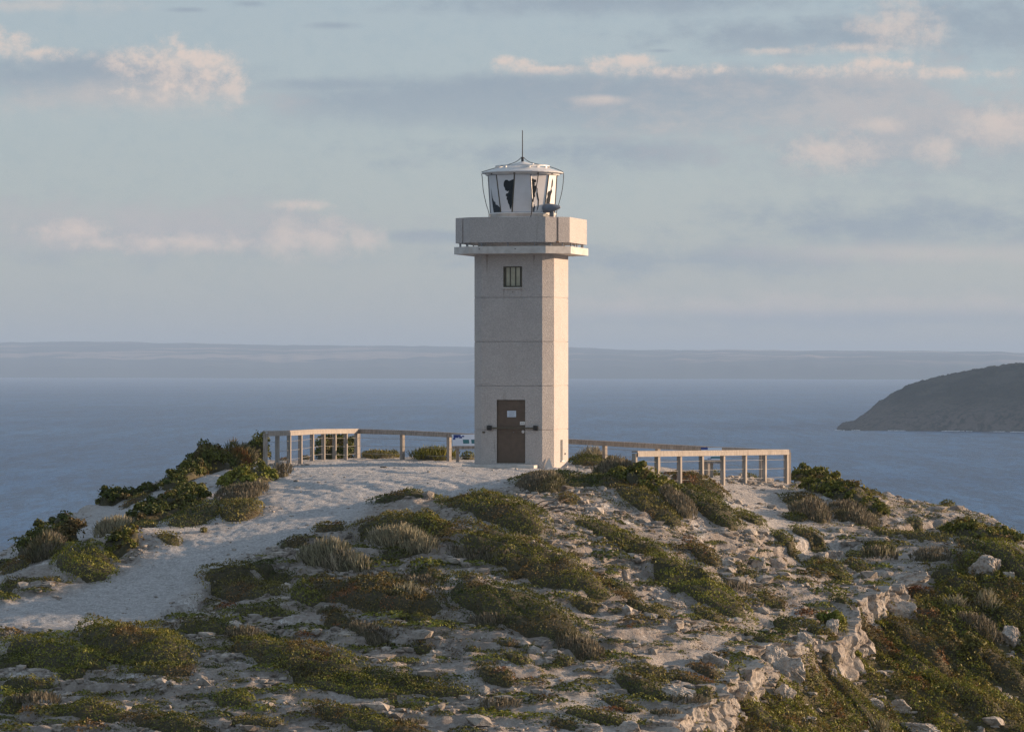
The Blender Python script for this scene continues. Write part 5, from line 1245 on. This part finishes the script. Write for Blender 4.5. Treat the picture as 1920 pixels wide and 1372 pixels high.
def make_rocks():
    for (lab, px, py, w, h, tilt) in ROCKS:
        g = np.random.default_rng(int(px * 3 + py)); p = hit(px, py + h * .25); d = p[1]; a = w / 2 / F * d; hh = h / 2 / F * d * .85; a *= .9
        V = rockshape(I4, g, 11, .26); V = V / np.abs(V).max(0) * np.array([a, a * g.uniform(.7, .95), hh * 1.15]); rt = R(tilt)
        x = V[:, 0] * math.cos(rt) + V[:, 2] * math.sin(rt); z = -V[:, 0] * math.sin(rt) * .8 + V[:, 2] * math.cos(rt); V = np.stack([x, V[:, 1], z], -1)
        o = npmesh('boulder', V, I4F, M_ROCK, smooth=False); gz = float(Hf(p[0], p[1])); zc = -(py - 686) / F * d
        o.location = (p[0], d, min(zc, gz + hh * .22)); tag(o, lab, 'rock', 'limestone boulders')
make_rocks()
def rubble():
    g = np.random.default_rng(21); n = 95000; x = g.uniform(-16, 17.5, n); y = g.uniform(82, 128, n)
    cl = fbm(x / 1.8, y / 1.5, 3, 81); ld, lt = ledge_dist(x, y)
    pr = sstep(-.15, .3, cl) * (1 - samp(M_PATH, x, y)) * (1 - .9 * samp(M_TRAIL, x, y)); pr = np.where(ld > .3, .35 * (fbm((x * .62 - y * .78) / 2.6, (x * .78 + y * .62) / 1.2, 3, 71) < -.08), pr); pr = np.where(y > 113, pr * .45, pr)
    pr = np.where((samp(M_PATH, x, y) > .3) & (g.random(n) < .04), .5, pr)
    k = (g.random(n) < pr) & (y < crest(x, y) + 1) & (np.hypot(x - TOWER.x, y - TOWER.y) > 2.3) & ~covered(x, y, -.05); x, y = x[k], y[k]; n = len(x)
    s = np.exp(g.normal(math.log(.043), .6, n)); s = np.clip(s, .02, .24); s = np.where(samp(M_PATH, x, y) > .2, s * .5, s)
    z = Hf(x, y); lib = [rockshape(I1, g, 9) for _ in range(24)]; m = len(I1)
    V = np.stack([lib[i] for i in g.integers(0, 24, n)]); an = g.random(n) * 2 * np.pi; c, sn = np.cos(an), np.sin(an); st = g.uniform(.7, 1.6, n)
    X = (V[:, :, 0] * c[:, None] - V[:, :, 1] * sn[:, None]) * (s * st)[:, None] + x[:, None]; Y = (V[:, :, 0] * sn[:, None] + V[:, :, 1] * c[:, None]) * s[:, None] + y[:, None]
    Z = V[:, :, 2] * (s * g.uniform(.5, .9, n))[:, None] + z[:, None] + s[:, None] * .2
    V = np.stack([X, Y, Z], -1).reshape(-1, 3); Fa = (I1F[None] + (np.arange(n) * m)[:, None, None]).reshape(-1, 3)
    tag(npmesh('loose_stones', V, Fa, M_ROCK), 'loose limestone rubble strewn over the slope', 'rubble', kind='stuff')
rubble()
def dead_branches():
    p = hit(1005, 968); root = empty('dead_branch', p, 0, 'bleached dead branches lying on sand at the right end of the broad green mat', 'branch')
    g = random.Random(5)
    for k in range(11):
        px = 975 + k * 6.5 + g.uniform(-5, 5); py = 958 + g.uniform(-2, 12); q = Vector(hit(px, py)); q.z = float(Hf(q.x, q.y)) + .05; pts = [q - Vector(p)]
        dr = Vector((g.uniform(.5, 1), g.uniform(-.5, .2), g.uniform(-.1, .5)))
        for i in range(6):
            dr = (dr + Vector((g.uniform(-.5, .5), g.uniform(-.4, .4), g.uniform(-.35, .3)))).normalized(); pts.append(pts[-1] + dr * .15)
        for v in pts:
            w = v + Vector(p); v.z = max(v.z, float(Hf(w.x, w.y)) + .03 - p[2])
        MB().tube(pts, .022, 5, .006).build('branch', M_BARK, root, True)
dead_branches()

# ------------------------------------------------------------------ haze: one closed box of even air around everything but the sky
def build_haze():
    m = bpy.data.materials.new('sea_air'); m.use_nodes = True; nt = m.node_tree; nt.nodes.clear()
    out = nd(nt, 'ShaderNodeOutputMaterial'); v = nd(nt, 'ShaderNodeVolumePrincipled'); v.inputs['Color'].default_value = HAZE_C; v.inputs['Density'].default_value = HAZE_D
    v.inputs['Anisotropy'].default_value = 0.0
    lk(nt, v.outputs[0], out.inputs['Volume'])
    o = MB().box((0, 21000, (SEA_Z - 4 + 240) / 2), (96000, 52000, 240 - (SEA_Z - 4))).build('haze', m); tag(o, 'pale sea haze', kind='stuff')
HAZE_C = (.44, .61, .84, 1); HAZE_D = 5.0e-5
build_haze()
